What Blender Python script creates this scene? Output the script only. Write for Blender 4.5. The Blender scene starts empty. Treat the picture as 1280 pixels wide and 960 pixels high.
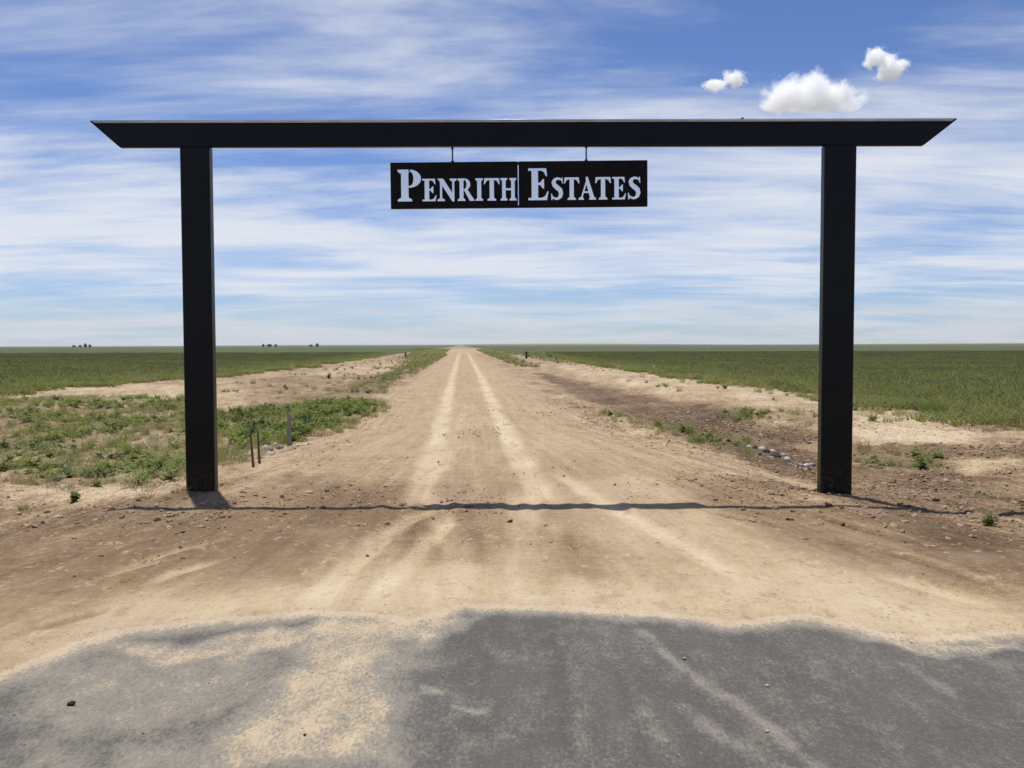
import bpy, bmesh, math, random
import numpy as np
from mathutils import Vector, Matrix, Euler

R = math.radians
random.seed(7)
rng = np.random.default_rng(7)
scene = bpy.context.scene
COL = scene.collection

# ------------------------------------------------------------------ camera
CAM_H, F_PX, PITCH = 1.70, 1100.0, R(2.5)
cam = bpy.data.cameras.new('camera')
cam.lens = 36.0 * F_PX / 1280.0
cam.sensor_width = 36.0
cam.clip_start, cam.clip_end = 0.05, 60000.0
cam_o = bpy.data.objects.new('camera', cam)
COL.objects.link(cam_o)
cam_o.matrix_world = (Matrix.Translation((0, 0, CAM_H)) @ Matrix.Rotation(R(90) - PITCH, 4, 'X')
                      @ Matrix.Rotation(R(-0.14), 4, 'Z'))
scene.camera = cam_o

# ------------------------------------------------------------------ sun, sky, exposure
SUN_EL, SUN_AZ = 73.0, -25.0            # azimuth from +Y (ahead), negative = left
sv = Vector((math.sin(R(SUN_AZ)) * math.cos(R(SUN_EL)), math.cos(R(SUN_AZ)) * math.cos(R(SUN_EL)), math.sin(R(SUN_EL))))
sun = bpy.data.lights.new('sun', 'SUN')
sun.energy, sun.angle, sun.color = 4.7, R(0.9), (1.0, 0.96, 0.90)
sun_o = bpy.data.objects.new('sun', sun)
sun_o.rotation_euler = (-sv).to_track_quat('-Z', 'Y').to_euler()
sun_o.location = (0, 0, 40)
COL.objects.link(sun_o)

vs = scene.view_settings
vs.view_transform, vs.look, vs.exposure, vs.gamma = 'Standard', 'None', 0.0, 1.0
vs.use_curve_mapping = False
scene.cycles.volume_bounces = 24
scene.cycles.max_bounces = 26
scene.cycles.volume_max_steps = 256
scene.cycles.transparent_max_bounces = 16
scene.cycles.use_denoising = True
scene.cycles.denoising_prefilter = 'NONE'


class NT:
    """small helper round a node tree"""
    def __init__(self, tree):
        self.t = tree
        tree.nodes.clear()

    def n(self, kind, ins=None, **props):
        nd = self.t.nodes.new(kind)
        for k, v in props.items():
            setattr(nd, k, v)
        for k, v in (ins or {}).items():
            s = nd.inputs[k]
            if isinstance(v, bpy.types.NodeSocket):
                self.t.links.new(v, s)
            else:
                s.default_value = v
        return nd

    def math(self, op, a, b=0.0, c=0.0, clamp=False):
        return self.n('ShaderNodeMath', {0: a, 1: b, 2: c}, operation=op, use_clamp=clamp).outputs[0]

    def noise(self, vec, scale, detail=4.0, rough=0.55, dist=0.0):
        return self.n('ShaderNodeTexNoise', {'Vector': vec, 'Scale': scale, 'Detail': detail, 'Roughness': rough,
                                             'Distortion': dist}).outputs['Fac']

    def mapping(self, vec, scale=(1, 1, 1), rot=(0, 0, 0), loc=(0, 0, 0)):
        return self.n('ShaderNodeMapping', {'Vector': vec, 'Location': loc, 'Rotation': rot, 'Scale': scale}).outputs[0]

    def smooth(self, v, a, b, lo=0.0, hi=1.0):
        return self.n('ShaderNodeMapRange', {'Value': v, 'From Min': a, 'From Max': b, 'To Min': lo, 'To Max': hi},
                      interpolation_type='SMOOTHSTEP').outputs[0]

    def mix(self, f, a, b, mode='MIX'):
        m = self.n('ShaderNodeMix', data_type='RGBA', blend_type=mode)
        for idx, v in ((0, f), (6, a), (7, b)):
            if isinstance(v, bpy.types.NodeSocket):
                self.t.links.new(v, m.inputs[idx])
            else:
                m.inputs[idx].default_value = v if idx == 0 or len(v) == 4 else (*v, 1.0)
        return m.outputs[2]

    def ramp(self, f, stops):
        r = self.n('ShaderNodeValToRGB', {0: f})
        e = r.color_ramp.elements
        while len(e) < len(stops):
            e.new(0.5)
        for el, (p, c) in zip(e, stops):
            el.position, el.color = p, (*c, 1.0)
        return r.outputs[0]

    def attr(self, name, out='Fac'):
        return self.n('ShaderNodeAttribute', attribute_name=name).outputs[out]


world = bpy.data.worlds.new('World')
scene.world = world
world.use_nodes = True
w = NT(world.node_tree)
sky = w.n('ShaderNodeTexSky', sky_type='NISHITA', sun_disc=False, sun_elevation=R(SUN_EL), sun_rotation=R(SUN_AZ),
          altitude=1500.0, air_density=1.0, dust_density=0.6, ozone_density=2.5)
base_sky = w.mix(1.0, sky.outputs[0], (0.72, 0.83, 1.10), 'MULTIPLY')
d = w.n('ShaderNodeTexCoord').outputs['Generated']
sep = w.n('ShaderNodeSeparateXYZ', {0: d})
zc = w.math('ADD', w.math('MAXIMUM', sep.outputs[2], 0.0), 0.10)
pl = w.n('ShaderNodeCombineXYZ', {0: w.math('DIVIDE', sep.outputs[0], zc), 1: w.math('DIVIDE', sep.outputs[1], zc), 2: 0.0}).outputs[0]
warp = w.n('ShaderNodeTexNoise', {'Vector': pl, 'Scale': 0.45, 'Detail': 1.5, 'Roughness': 0.4}).outputs['Color']
wv = w.n('ShaderNodeVectorMath', {0: warp, 1: (0.5, 0.5, 0.5)}, operation='SUBTRACT').outputs[0]
wv = w.n('ShaderNodeVectorMath', {0: wv, 1: (1.4, 0.8, 0.0)}, operation='MULTIPLY').outputs[0]
plw = w.n('ShaderNodeVectorMath', {0: pl, 1: wv}, operation='ADD').outputs[0]
# broad veils, torn streaks and fine fibres of high thin cloud, drawn out along the wind
cover = w.noise(w.mapping(pl, (0.55, 0.75, 1.0), (0, 0, R(-8)), (2.6, 5.4, 0)), 1.0, 3.0, 0.5, 0.2)
veil = w.noise(w.mapping(plw, (0.75, 1.6, 1.0), (0, 0, R(28)), (4.3, 2.2, 0)), 1.0, 7.0, 0.58, 0.1)
streak = w.noise(w.mapping(plw, (1.1, 4.4, 1.0), (0, 0, R(34)), (1.3, 7.1, 0)), 1.0, 8.0, 0.62, 0.1)
fibre = w.noise(w.mapping(plw, (2.2, 12.0, 1.0), (0, 0, R(40)), (9.0, 0.4, 0)), 1.0, 8.0, 0.68, 0.2)
cl = w.math('ADD', w.math('MULTIPLY', veil, 0.60), w.math('ADD', w.math('MULTIPLY', streak, 0.24), w.math('MULTIPLY', fibre, 0.09)))
cl = w.math('ADD', cl, w.math('MULTIPLY', cover, 0.45))
deck = w.math('MULTIPLY', w.smooth(sep.outputs[2], 0.035, 0.085), w.smooth(sep.outputs[2], 0.27, 0.10))   # denser sheet of cirrostratus far off
cmask = w.smooth(w.math('ADD', cl, w.math('MULTIPLY', deck, 0.15)), 0.62, 0.94, 0.0, 0.92)
cirrus = w.mix(cmask, base_sky, (7.9, 8.2, 8.8))
# flat grey-blue cumulus bases far away, just over the horizon
az = w.math('ARCTAN2', sep.outputs[0], sep.outputs[1])
hz = w.n('ShaderNodeCombineXYZ', {0: az, 1: w.math('MULTIPLY', sep.outputs[2], 13.0), 2: 0.0}).outputs[0]
hn = w.noise(w.mapping(hz, (7.0, 5.0, 1.0)), 1.0, 6.0, 0.6, 0.4)
hm = w.math('MULTIPLY', w.smooth(hn, 0.38, 0.60, 0.0, 0.85), w.smooth(sep.outputs[2], 0.065, 0.02))
cirrus = w.mix(hm, cirrus, (6.6, 6.85, 7.4))
w.n('ShaderNodeOutputWorld', {0: w.n('ShaderNodeBackground', {0: cirrus, 1: 0.10}).outputs[0]})


# ------------------------------------------------------------------ helpers
def px2w(px, py, z=0.0):
    """ground point (height z) that was measured at photo pixel px, py"""
    a, b = (px - 640.0) / F_PX, (480.0 - py) / F_PX
    dx, dy, dz = a, math.cos(PITCH) + b * math.sin(PITCH), -math.sin(PITCH) + b * math.cos(PITCH)
    t = (z - CAM_H) / dz
    return dx * t, dy * t


def tag(o, label=None, cat=None, group=None, kind=None):
    for k, v in (('label', label), ('category', cat), ('group', group), ('kind', kind)):
        if v:
            o[k] = v
    return o


def link(name, mesh, mat=None, parent=None, loc=None):
    o = bpy.data.objects.new(name, mesh)
    COL.objects.link(o)
    if mat:
        mesh.materials.clear()
        mesh.materials.append(mat)
    if parent:
        o.parent = parent
    if loc:
        o.location = loc
    return o


def empty(name, loc=(0, 0, 0), rz=0.0):
    o = bpy.data.objects.new(name, None)
    o.location, o.rotation_euler = loc, (0, 0, rz)
    o.empty_display_size = 0.1
    COL.objects.link(o)
    return o


def bm_mesh(bm, name, smooth=False):
    me = bpy.data.meshes.new(name)
    bm.normal_update()
    if smooth:
        for f in bm.faces:
            f.smooth = True
    bm.to_mesh(me)
    bm.free()
    return me


_P = rng.permutation(256)
_P = np.concatenate([_P, _P, _P])
_G = np.stack([np.cos(np.arange(256) * 2.399963), np.sin(np.arange(256) * 2.399963)], 1)


def perlin(x, y):
    xi, yi = np.floor(x).astype(np.int64), np.floor(y).astype(np.int64)
    xf, yf = x - xi, y - yi
    xi &= 255
    yi &= 255
    u, v = xf * xf * xf * (xf * (xf * 6 - 15) + 10), yf * yf * yf * (yf * (yf * 6 - 15) + 10)

    def g(ix, iy, ax, ay):
        h = _P[_P[ix & 255] + (iy & 255)]
        return _G[h, 0] * ax + _G[h, 1] * ay
    n00, n10 = g(xi, yi, xf, yf), g(xi + 1, yi, xf - 1, yf)
    n01, n11 = g(xi, yi + 1, xf, yf - 1), g(xi + 1, yi + 1, xf - 1, yf - 1)
    return (n00 * (1 - u) + n10 * u) * (1 - v) + (n01 * (1 - u) + n11 * u) * v


def fbm(x, y, o=4, gain=0.5):
    s, a = 0.0, 1.0
    for k in range(o):
        s = s + a * perlin(x * 2 ** k + 17.3 * k, y * 2 ** k - 9.1 * k)
        a *= gain
    return s


def sst(a, b, v):
    t = np.clip((v - a) / (b - a), 0, 1)
    return t * t * (3 - 2 * t)


def poly_sd(X, Y, poly, margin):
    """signed distance (positive inside) to a ground polygon; -margin far away"""
    P = np.array(poly)
    out = np.full(X.shape, -margin)
    m = ((X > P[:, 0].min() - margin) & (X < P[:, 0].max() + margin) & (Y > P[:, 1].min() - margin) & (Y < P[:, 1].max() + margin))
    x, y = X[m], Y[m]
    dmin = np.full(x.shape, 1e9)
    ins = np.zeros(x.shape, bool)
    for i in range(len(P)):
        (ax, ay), (bx, by) = P[i], P[(i + 1) % len(P)]
        ex, ey = bx - ax, by - ay
        t = np.clip(((x - ax) * ex + (y - ay) * ey) / (ex * ex + ey * ey + 1e-12), 0, 1)
        dmin = np.minimum(dmin, np.hypot(x - ax - t * ex, y - ay - t * ey))
        c = ((ay > y) != (by > y)) & (x < ex * (y - ay) / (ey if abs(ey) > 1e-9 else 1e-9) + ax)
        ins ^= c
    out[m] = np.maximum(np.where(ins, dmin, -dmin), -margin)
    return out


def line_d(X, Y, pts, margin, fade=False):
    P = np.array(pts)
    out = np.full(X.shape, margin)
    m = ((X > P[:, 0].min() - margin) & (X < P[:, 0].max() + margin) & (Y > P[:, 1].min() - margin) & (Y < P[:, 1].max() + margin))
    x, y = X[m], Y[m]
    dmin = np.full(x.shape, margin)
    seg = np.hypot(*np.diff(P, axis=0).T)
    acc = np.concatenate([[0], np.cumsum(seg)])
    tt = np.zeros(x.shape)
    for i in range(len(P) - 1):
        (ax, ay), (bx, by) = P[i], P[i + 1]
        ex, ey = bx - ax, by - ay
        t = np.clip(((x - ax) * ex + (y - ay) * ey) / (ex * ex + ey * ey + 1e-12), 0, 1)
        dd = np.hypot(x - ax - t * ex, y - ay - t * ey)
        tt = np.where(dd < dmin, acc[i] + t * (acc[i + 1] - acc[i]), tt)
        dmin = np.minimum(dmin, dd)
    out[m] = dmin
    if fade:
        f = np.zeros(X.shape)
        f[m] = sst(0, min(0.8, acc[-1] * 0.3), tt) * sst(acc[-1], acc[-1] - min(1.3, acc[-1] * 0.4), tt)
        return out, f
    return out


def G(pts, z=0.0):
    return [px2w(a, b, z) for a, b in pts]


# ------------------------------------------------------------------ terrain description
S0 = 0.30


def lateral(x, y):
    return x + 0.059 * y - S0          # distance from the dirt road's centre line


def half_width(y):
    return 2.55 + np.maximum(0, 18 - y) * 0.27


def field_left(x, y):                    # positive inside the crop on the left
    e = -(14.2 + 4.0 * sst(60, 30, y)) + 0.9 * perlin(y * 0.13, y * 0 + 3.3)
    return e - lateral(x, y)


def field_right(x, y):
    e = 11.6 + 0.5 * perlin(y * 0.2, y * 0 + 8.8) + 0.8 * sst(20, 30, y)
    return lateral(x, y) - e


def height(x, y, fine=True):
    s = lateral(x, y)
    q = np.abs(s) / half_width(y)
    z = -0.10 * sst(0.72, 1.15, q) * sst(5.5, 8.5, y)
    z = z - 0.22 * sst(-3.6, -6.5, s) * sst(-14.0, -10.5, s) * sst(9, 14, y)
    z = z - 0.17 * sst(3.4, 4.8, s) * sst(8.6, 6.6, s) * sst(9, 15, y)
    z = z + 0.06 * sst(7.6, 9.0, s) * sst(11.5, 9.8, s) * sst(14, 24, y) * (1 + perlin(y * 0.15, s * 0.3))
    z = z + 0.12 * sst(-8.0, -9.5, s) * sst(-13, -11, s) * sst(26, 36, y) * (1 + perlin(y * 0.12, s * 0.3))
    z = z + 0.36 * (sst(0, 3.0, field_left(x, y)) + sst(0, 3.0, field_right(x, y))) * sst(90, 200, y)
    far = sst(1800, 6000, y)
    z = z + far * (4.0 + 14.0 * perlin(x * 0.00035 + 5, y * 0.00012 + 2.2)) + 4.0 * sst(500, 3000, y) * sst(0, 2500, x)
    z = z + 9.0 * np.exp(-((x - 330) / 620.0) ** 2) * sst(2600, 5200, y)
    if fine:
        soil = sst(5.6, 6.6, y)
        near = sst(90, 30, y)
        rough = 0.010 + 0.040 * sst(0.6, 1.05, q)
        z = z + near * soil * rough * fbm(x * 2.4, y * 1.5, 5, 0.62)
        z = z + near * soil * 0.020 * perlin(s / half_width(y) * 14.0, y * 0.18) * sst(0.25, 0.8, q)
        z = z + near * soil * 0.05 * sst(0.95, 1.2, q) * fbm(x * 0.7, y * 0.5, 3)
    return z


# measured outlines of the bare, damp and sandy areas of the ground
BROWN = [  # pixel outline, amount, softness in metres
    ([(-60, 650), (120, 628), (230, 618), (300, 640), (400, 606), (500, 612), (528, 640), (470, 665), (330, 715), (170, 750), (25, 815), (-60, 850)], -0.27, 0.9),
    ([(672, 462), (760, 480), (850, 496), (920, 516), (1000, 545), (1022, 566), (1022, 592), (940, 562), (860, 534), (790, 514), (735, 496), (700, 478)], -0.36, 0.6),
    ([(1058, 545), (1300, 560), (1320, 740), (1180, 696), (1060, 622)], -0.24, 0.7),
    ([(880, 602), (1030, 606), (1300, 690), (1310, 790), (1180, 750), (1060, 712), (940, 660)], -0.20, 0.7),
    ([(520, 640), (590, 650), (604, 690), (580, 712), (520, 706), (480, 690)], -0.20, 0.35),
    ([(640, 655), (720, 680), (770, 730), (680, 745), (650, 700)], -0.16, 0.3),
    ([(330, 470), (480, 462), (540, 448), (480, 480), (400, 500), (300, 512)], -0.26, 1.2),
    ([(330, 606), (520, 590), (760, 592), (960, 620), (960, 650), (760, 655), (520, 655), (380, 650)], -0.05, 0.8),
    ([(860, 500), (1010, 520), (1010, 545), (900, 525)], -0.2, 0.5),
]
LIGHT = [
    ([(270, 486), (340, 474), (430, 456), (520, 445), (530, 448), (430, 474), (360, 490), (270, 506)], 0.15, 0.8),
    ([(690, 455), (820, 465), (940, 480), (1020, 492), (1020, 516), (920, 502), (830, 488), (760, 474)], 0.18, 0.8),
    ([(1060, 520), (1110, 512), (1210, 545), (1240, 560), (1120, 545), (1060, 545)], 0.32, 0.3),
    ([(1190, 570), (1254, 566), (1300, 580), (1220, 584)], 0.4, 0.25),
    ([(25, 815), (180, 758), (330, 742), (600, 722), (900, 752), (1080, 742), (1180, 770), (1300, 786), (1300, 812), (1160, 806), (1010, 782), (830, 778), (600, 764), (380, 768), (160, 792), (25, 845)], 0.12, 0.5),
    ([(25, 595), (160, 600), (235, 614), (120, 622), (25, 622)], 0.22, 0.5),
    ([(690, 600), (800, 600), (930, 680), (1050, 740), (900, 750), (760, 680)], 0.16, 0.5),
    ([(1000, 596), (1040, 620), (1120, 640), (1010, 630)], 0.18, 0.3),
    ([(25, 480), (235, 478), (235, 498), (120, 500), (25, 503)], 0.16, 1.0),
]
TRACKS = [  # pixel line, width in metres, lightening, depth
    ([(576, 436), (566, 470), (557, 505), (545, 555), (528, 603), (505, 640)], 0.18, 0.40, 0.034),
    ([(582, 436), (602, 472), (618, 510), (640, 555), (664, 602), (690, 640)], 0.18, 0.40, 0.034),
    ([(583, 505), (566, 560), (552, 600)], 0.08, 0.12, 0.008),
    ([(536, 610), (548, 640), (570, 690), (592, 765)], 0.13, 0.26, 0.015),
    ([(648, 610), (652, 640), (655, 690), (662, 770)], 0.15, 0.28, 0.015),
    ([(690, 640), (690, 700), (705, 755)], 0.08, 0.16, 0.010),
    ([(545, 628), (490, 662), (440, 700), (400, 745), (372, 800)], 0.12, 0.40, 0.026),
    ([(575, 640), (520, 690), (475, 740), (455, 790)], 0.10, 0.34, 0.024),
    ([(690, 590), (790, 650), (880, 700), (980, 752)], 0.12, 0.30, 0.022),
    ([(300, 668), (200, 695), (110, 725)], 0.07, 0.35, 0.025),
    ([(250, 690), (150, 716), (60, 740)], 0.05, 0.30, 0.02),
    ([(290, 700), (220, 716), (170, 736)], 0.08, 0.40, 0.02),
    ([(150, 760), (60, 784), (10, 800)], 0.05, -0.30, 0.04),
    ([(1100, 690), (1180, 716), (1260, 745)], 0.06, -0.30, 0.03),
    ([(1000, 640), (1100, 672), (1250, 712)], 0.06, -0.22, 0.025),
    ([(1080, 715), (1180, 745), (1270, 770)], 0.10, 0.25, 0.02),
    ([(880, 640), (950, 655), (980, 664)], 0.05, -0.32, 0.03),
]
EDGE = G([(-300, 960), (-120, 890), (25, 848), (90, 818), (160, 794), (260, 782), (380, 772), (470, 778), (500, 788), (560, 774), (585, 764),
          (700, 767), (830, 777), (920, 789), (1010, 780), (1090, 798), (1160, 808), (1254, 800), (1420, 815)])
EDGE = [(-60.0, EDGE[0][1] - 0.4)] + EDGE + [(60.0, EDGE[-1][1] + 0.2), (60.0, 60.0), (-60.0, 60.0)]
DUST = [
    ([(372, 762), (500, 776), (522, 800), (505, 840), (520, 880), (506, 970), (215, 970), (300, 905), (350, 860), (372, 815)], 0.70, 0.20),
    ([(268, 812), (300, 798), (334, 794), (322, 816), (280, 826)], 0.62, 0.10),
    ([(66, 882), (122, 880), (112, 894), (72, 900)], 0.58, 0.08),
    ([(270, 880), (330, 838), (345, 846), (300, 885), (260, 895)], 0.60, 0.12),
    ([(110, 800), (250, 784), (400, 774), (600, 768), (560, 792), (500, 812), (420, 800), (300, 806), (180, 812)], 0.68, 0.12),
    ([(420, 812), (560, 790), (540, 840), (470, 860)], 0.5, 0.15),
    ([(25, 820), (200, 800), (340, 800), (370, 800), (360, 870), (200, 920), (25, 900)], 0.47, 0.3),
    ([(1075, 792), (1254, 796), (1254, 806), (1160, 816), (1120, 808), (1080, 802)], 0.62, 0.07),
    ([(560, 888), (604, 886), (604, 892), (562, 894)], 0.6, 0.05),
    ([(534, 868), (556, 867), (554, 878), (536, 879)], 0.55, 0.05),
    ([(130, 925), (260, 900), (330, 960), (120, 975)], 0.46, 0.2),
    ([(25, 900), (120, 915), (160, 975), (25, 975)], 0.36, 0.2),
]
DUST_LINES = [
    ([(800, 790), (850, 832), (910, 874), (960, 908), (1040, 970)], 0.045, 0.36),
    ([(850, 880), (900, 915), (985, 965)], 0.06, 0.28),
    ([(700, 790), (715, 860), (735, 965)], 0.05, 0.18),
    ([(745, 780), (790, 860), (850, 965)], 0.05, 0.20),
    ([(1120, 830), (1190, 870)], 0.05, 0.22),
    ([(640, 900), (560, 965)], 0.10, 0.14),
]
GREEN = [  # where weeds grow: outline, density
    ([(15, 505), (120, 498), (235, 496), (240, 520), (238, 600), (200, 612), (150, 598), (90, 596), (15, 582)], 1.0),
    ([(275, 512), (350, 506), (455, 506), (462, 520), (440, 532), (395, 545), (352, 556), (310, 566), (275, 572)], 1.3),
    ([(275, 570), (310, 572), (296, 590), (275, 590)], 0.7),
    ([(440, 488), (480, 472), (552, 441), (556, 444), (500, 474), (460, 494)], 0.7),
    ([(596, 437), (612, 438), (670, 458), (655, 458), (620, 446)], 0.8),
    ([(520, 437), (562, 436), (548, 446), (500, 462), (505, 450)], 0.6),
    ([(770, 518), (850, 534), (930, 556), (925, 562), (860, 550), (780, 530)], 0.8),
    ([(900, 515), (1015, 524), (1110, 524), (1100, 534), (960, 534)], 0.55),
    ([(1085, 564), (1160, 572), (1160, 584), (1100, 582)], 0.5),
    ([(1060, 500), (1150, 508), (1130, 522), (1060, 520)], 0.4),
    ([(620, 440), (700, 446), (800, 458), (700, 456)], 0.5),
    ([(1215, 590), (1254, 590), (1254, 640), (1210, 630)], 0.12),
    ([(272, 484), (420, 458), (530, 441), (548, 446), (440, 486), (280, 506)], 0.16),
    ([(700, 452), (840, 466), (1010, 492), (1010, 512), (880, 496), (760, 474)], 0.12),
]


def ground_fields(x, y):
    """tone (dark soil .. pale sand), dust on the asphalt, green stain, all measured from the place"""
    near = y < 220
    X, Y = x[near], y[near]
    k = 0.03 * np.sqrt(np.maximum(Y, 1)) * 1.2
    wx = X + 2.2 * k * fbm(X * 0.9, Y * 0.6, 3) + k * fbm(X * 5 + 40, Y * 4, 3) * 0.7
    wy = Y + 4.0 * k * fbm(X * 0.8 + 11, Y * 0.5 + 5, 3) + 1.2 * k * fbm(X * 5 + 9, Y * 4 + 30, 3)
    s = lateral(X, Y)
    q = s / half_width(Y)
    tone = 0.585 - 0.06 * sst(16, 9, Y) * sst(6.3, 7.5, Y) + 0.07 * fbm(X * 0.5, Y * 0.25, 3) + 0.24 * fbm(X * 0.8 + 7, Y * 0.30, 5, 0.65) * sst(0.9, 1.3, np.abs(lateral(X, Y)) / half_width(Y))
    tone = tone + 0.12 * sst(6.6, 5.4, Y)
    tone = tone - 0.10 * sst(0.9, 1.3, np.abs(q))
    st = fbm(q * 16.0, Y * 0.16, 4, 0.62)
    tone = tone + st * (0.09 + 0.13 * sst(0.35, 0.9, np.abs(q)) * sst(26, 10, Y))
    for pts, amt, soft in BROWN + LIGHT:
        sd = poly_sd(wx, wy, G(pts, -0.05), 2.5 * soft + 0.5)
        tone = tone + amt * sst(-soft, soft * 0.7, sd)
    dep = np.zeros(X.shape)
    for pts, wd, amt, dp in TRACKS:
        ld, fd_ = line_d(X + 0.07 * fbm(X * 1.5, Y * 0.8, 3), Y, G(pts), 1.2, True)
        brk = np.clip(0.75 + 0.6 * fbm(X * 2.0 + 4, Y * 0.6, 2), 0.35, 1.1)
        kk = sst(wd * 1.6, wd * 0.3, ld) * brk * fd_
        tone = tone + amt * kk
        dep = dep - dp * kk + 0.5 * dp * sst(wd * 0.6, 0, np.abs(ld - wd * 1.45)) * brk
    e = poly_sd(wx * 0.5 + X * 0.5, wy * 0.15 + Y * 0.85, EDGE, 4.0)
    dust = 0.5 + e / 0.30
    dust = np.clip(dust, 0.0, 1.6)
    extra = 0.06 + 0.14 * fbm(X * 0.9, Y * 1.2, 4)
    for pts, val, soft in DUST:
        sd = poly_sd(wx, wy, G(pts), 2.0 * soft + 0.4)
        extra = np.maximum(extra, val * sst(-soft, soft, sd))
    for pts, wd, val in DUST_LINES:
        ld = line_d(wx * 0.3 + X * 0.7, wy * 0.3 + Y * 0.7, G(pts), 1.0)
        extra = np.maximum(extra, val * sst(wd * 1.6, wd * 0.2, ld))
    dust = np.maximum(dust, extra)
    green = np.zeros(X.shape)
    for pts, dn in GREEN:
        sd = poly_sd(wx, wy, G(pts, -0.2), 1.5)
        green = np.maximum(green, min(dn, 1.0) * sst(-0.5, 0.5, sd))
    T, D, Gn, Dp = (np.full(x.shape, v) for v in (0.62, 1.6, 0.0, 0.0))
    T[near], D[near], Gn[near], Dp[near] = tone, dust, green, dep
    return T, D, Gn, Dp


# ------------------------------------------------------------------ materials
def new_mat(name):
    m = bpy.data.materials.new(name)
    m.use_nodes = True
    return m, NT(m.node_tree)


def finish(nt, bsdf):
    nt.n('ShaderNodeOutputMaterial', {0: bsdf})


SOIL = [(0.0, (0.080, 0.049, 0.026)), (0.28, (0.190, 0.122, 0.065)), (0.52, (0.330, 0.233, 0.134)), (0.76, (0.468, 0.358, 0.222)), (1.0, (0.565, 0.462, 0.312))]


def soil_color(nt, fine=1.0):
    co = nt.n('ShaderNodeTexCoord').outputs['Object']
    tone = nt.attr('tone')
    flow = nt.attr('flow', 'Vector')
    rg = nt.attr('disturb')
    v = tone
    for sc_, amt, det in ((1.1, 0.34, 6), (4.5, 0.45, 5), (16.0, 0.55, 4), (60.0, 0.70, 3)):
        v = nt.math('ADD', v, nt.math('MULTIPLY', nt.math('MULTIPLY', nt.math('SUBTRACT', nt.noise(co, sc_, det, 0.62), 0.5), amt * fine), rg))
    stk = nt.noise(nt.mapping(flow, (55.0, 0.9, 1.0)), 1.0, 5, 0.65)
    v = nt.math('ADD', v, nt.math('MULTIPLY', nt.math('MULTIPLY', nt.math('SUBTRACT', stk, 0.5), 0.50 * fine), rg))
    col = nt.ramp(v, SOIL)
    # scattered small dark crumbs and pale grit
    vor = nt.n('ShaderNodeTexVoronoi', {'Vector': co, 'Scale': 26.0}).outputs['Distance']
    pick = nt.smooth(nt.noise(co, 3.2, 4, 0.6), 0.48, 0.66)
    crumb = nt.math('MULTIPLY', nt.smooth(vor, 0.30, 0.10), pick)
    col = nt.mix(nt.math('MULTIPLY', crumb, 0.9), col, (0.12, 0.080, 0.052))
    # crisp darker crusts, torn along the direction of traffic, and broken pale skin
    for sc_, th, amt, cc in ((5.5, 0.56, 0.55, (0.175, 0.115, 0.068)), (17.0, 0.585, 0.62, (0.155, 0.100, 0.060)), (44.0, 0.60, 0.60, (0.125, 0.083, 0.052))):
        nn = nt.noise(nt.mapping(co, (1.0, 0.62, 1.0), (0, 0, 0.3), (sc_, 2 * sc_, 0)), sc_, 6, 0.70, 0.25)
        col = nt.mix(nt.math('MULTIPLY', nt.math('MULTIPLY', nt.smooth(nn, th, th + 0.07), rg), amt * fine), col, cc)
    nn = nt.noise(nt.mapping(co, (1.0, 0.5, 1.0), (0, 0, -0.2), (4.0, 9.0, 0)), 9.0, 7, 0.72, 0.2)
    col = nt.mix(nt.math('MULTIPLY', nt.smooth(nn, 0.57, 0.66), 0.42), col, (0.56, 0.47, 0.335))
    hue = nt.noise(co, 0.7, 3, 0.5)
    col = nt.mix(nt.math('MULTIPLY', nt.smooth(hue, 0.5, 0.75), 0.30), col, (0.40, 0.30, 0.225))
    return col, co, v


def make_soil():
    m, nt = new_mat('soil')
    col, co, v = soil_color(nt)
    gr = nt.attr('green')
    gm = nt.math('MULTIPLY', gr, nt.smooth(nt.noise(co, 1.3, 5, 0.65), 0.40, 0.62))
    col = nt.mix(nt.math('MULTIPLY', gm, 0.55), col, (0.16, 0.17, 0.075))
    far = nt.attr('farland')
    fx = nt.noise(nt.mapping(co, (0.0009, 0.0035, 1)), 1.0, 5, 0.6)
    col = nt.mix(far, col, nt.ramp(fx, [(0.36, (0.085, 0.10, 0.05)), (0.46, (0.14, 0.135, 0.085)), (0.56, (0.27, 0.22, 0.15)), (0.70, (0.11, 0.115, 0.065))]))
    h = nt.math('ADD', nt.noise(co, 14.0, 6, 0.68), nt.math('MULTIPLY', nt.noise(co, 70.0, 3, 0.6), 0.25))
    bump = nt.n('ShaderNodeBump', {'Strength': 0.7, 'Distance': 0.030, 'Height': h}).outputs[0]
    finish(nt, nt.n('ShaderNodeBsdfPrincipled', {'Base Color': col, 'Roughness': 0.95, 'Specular IOR Level': 0.20, 'Normal': bump}).outputs[0])
    return m


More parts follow.
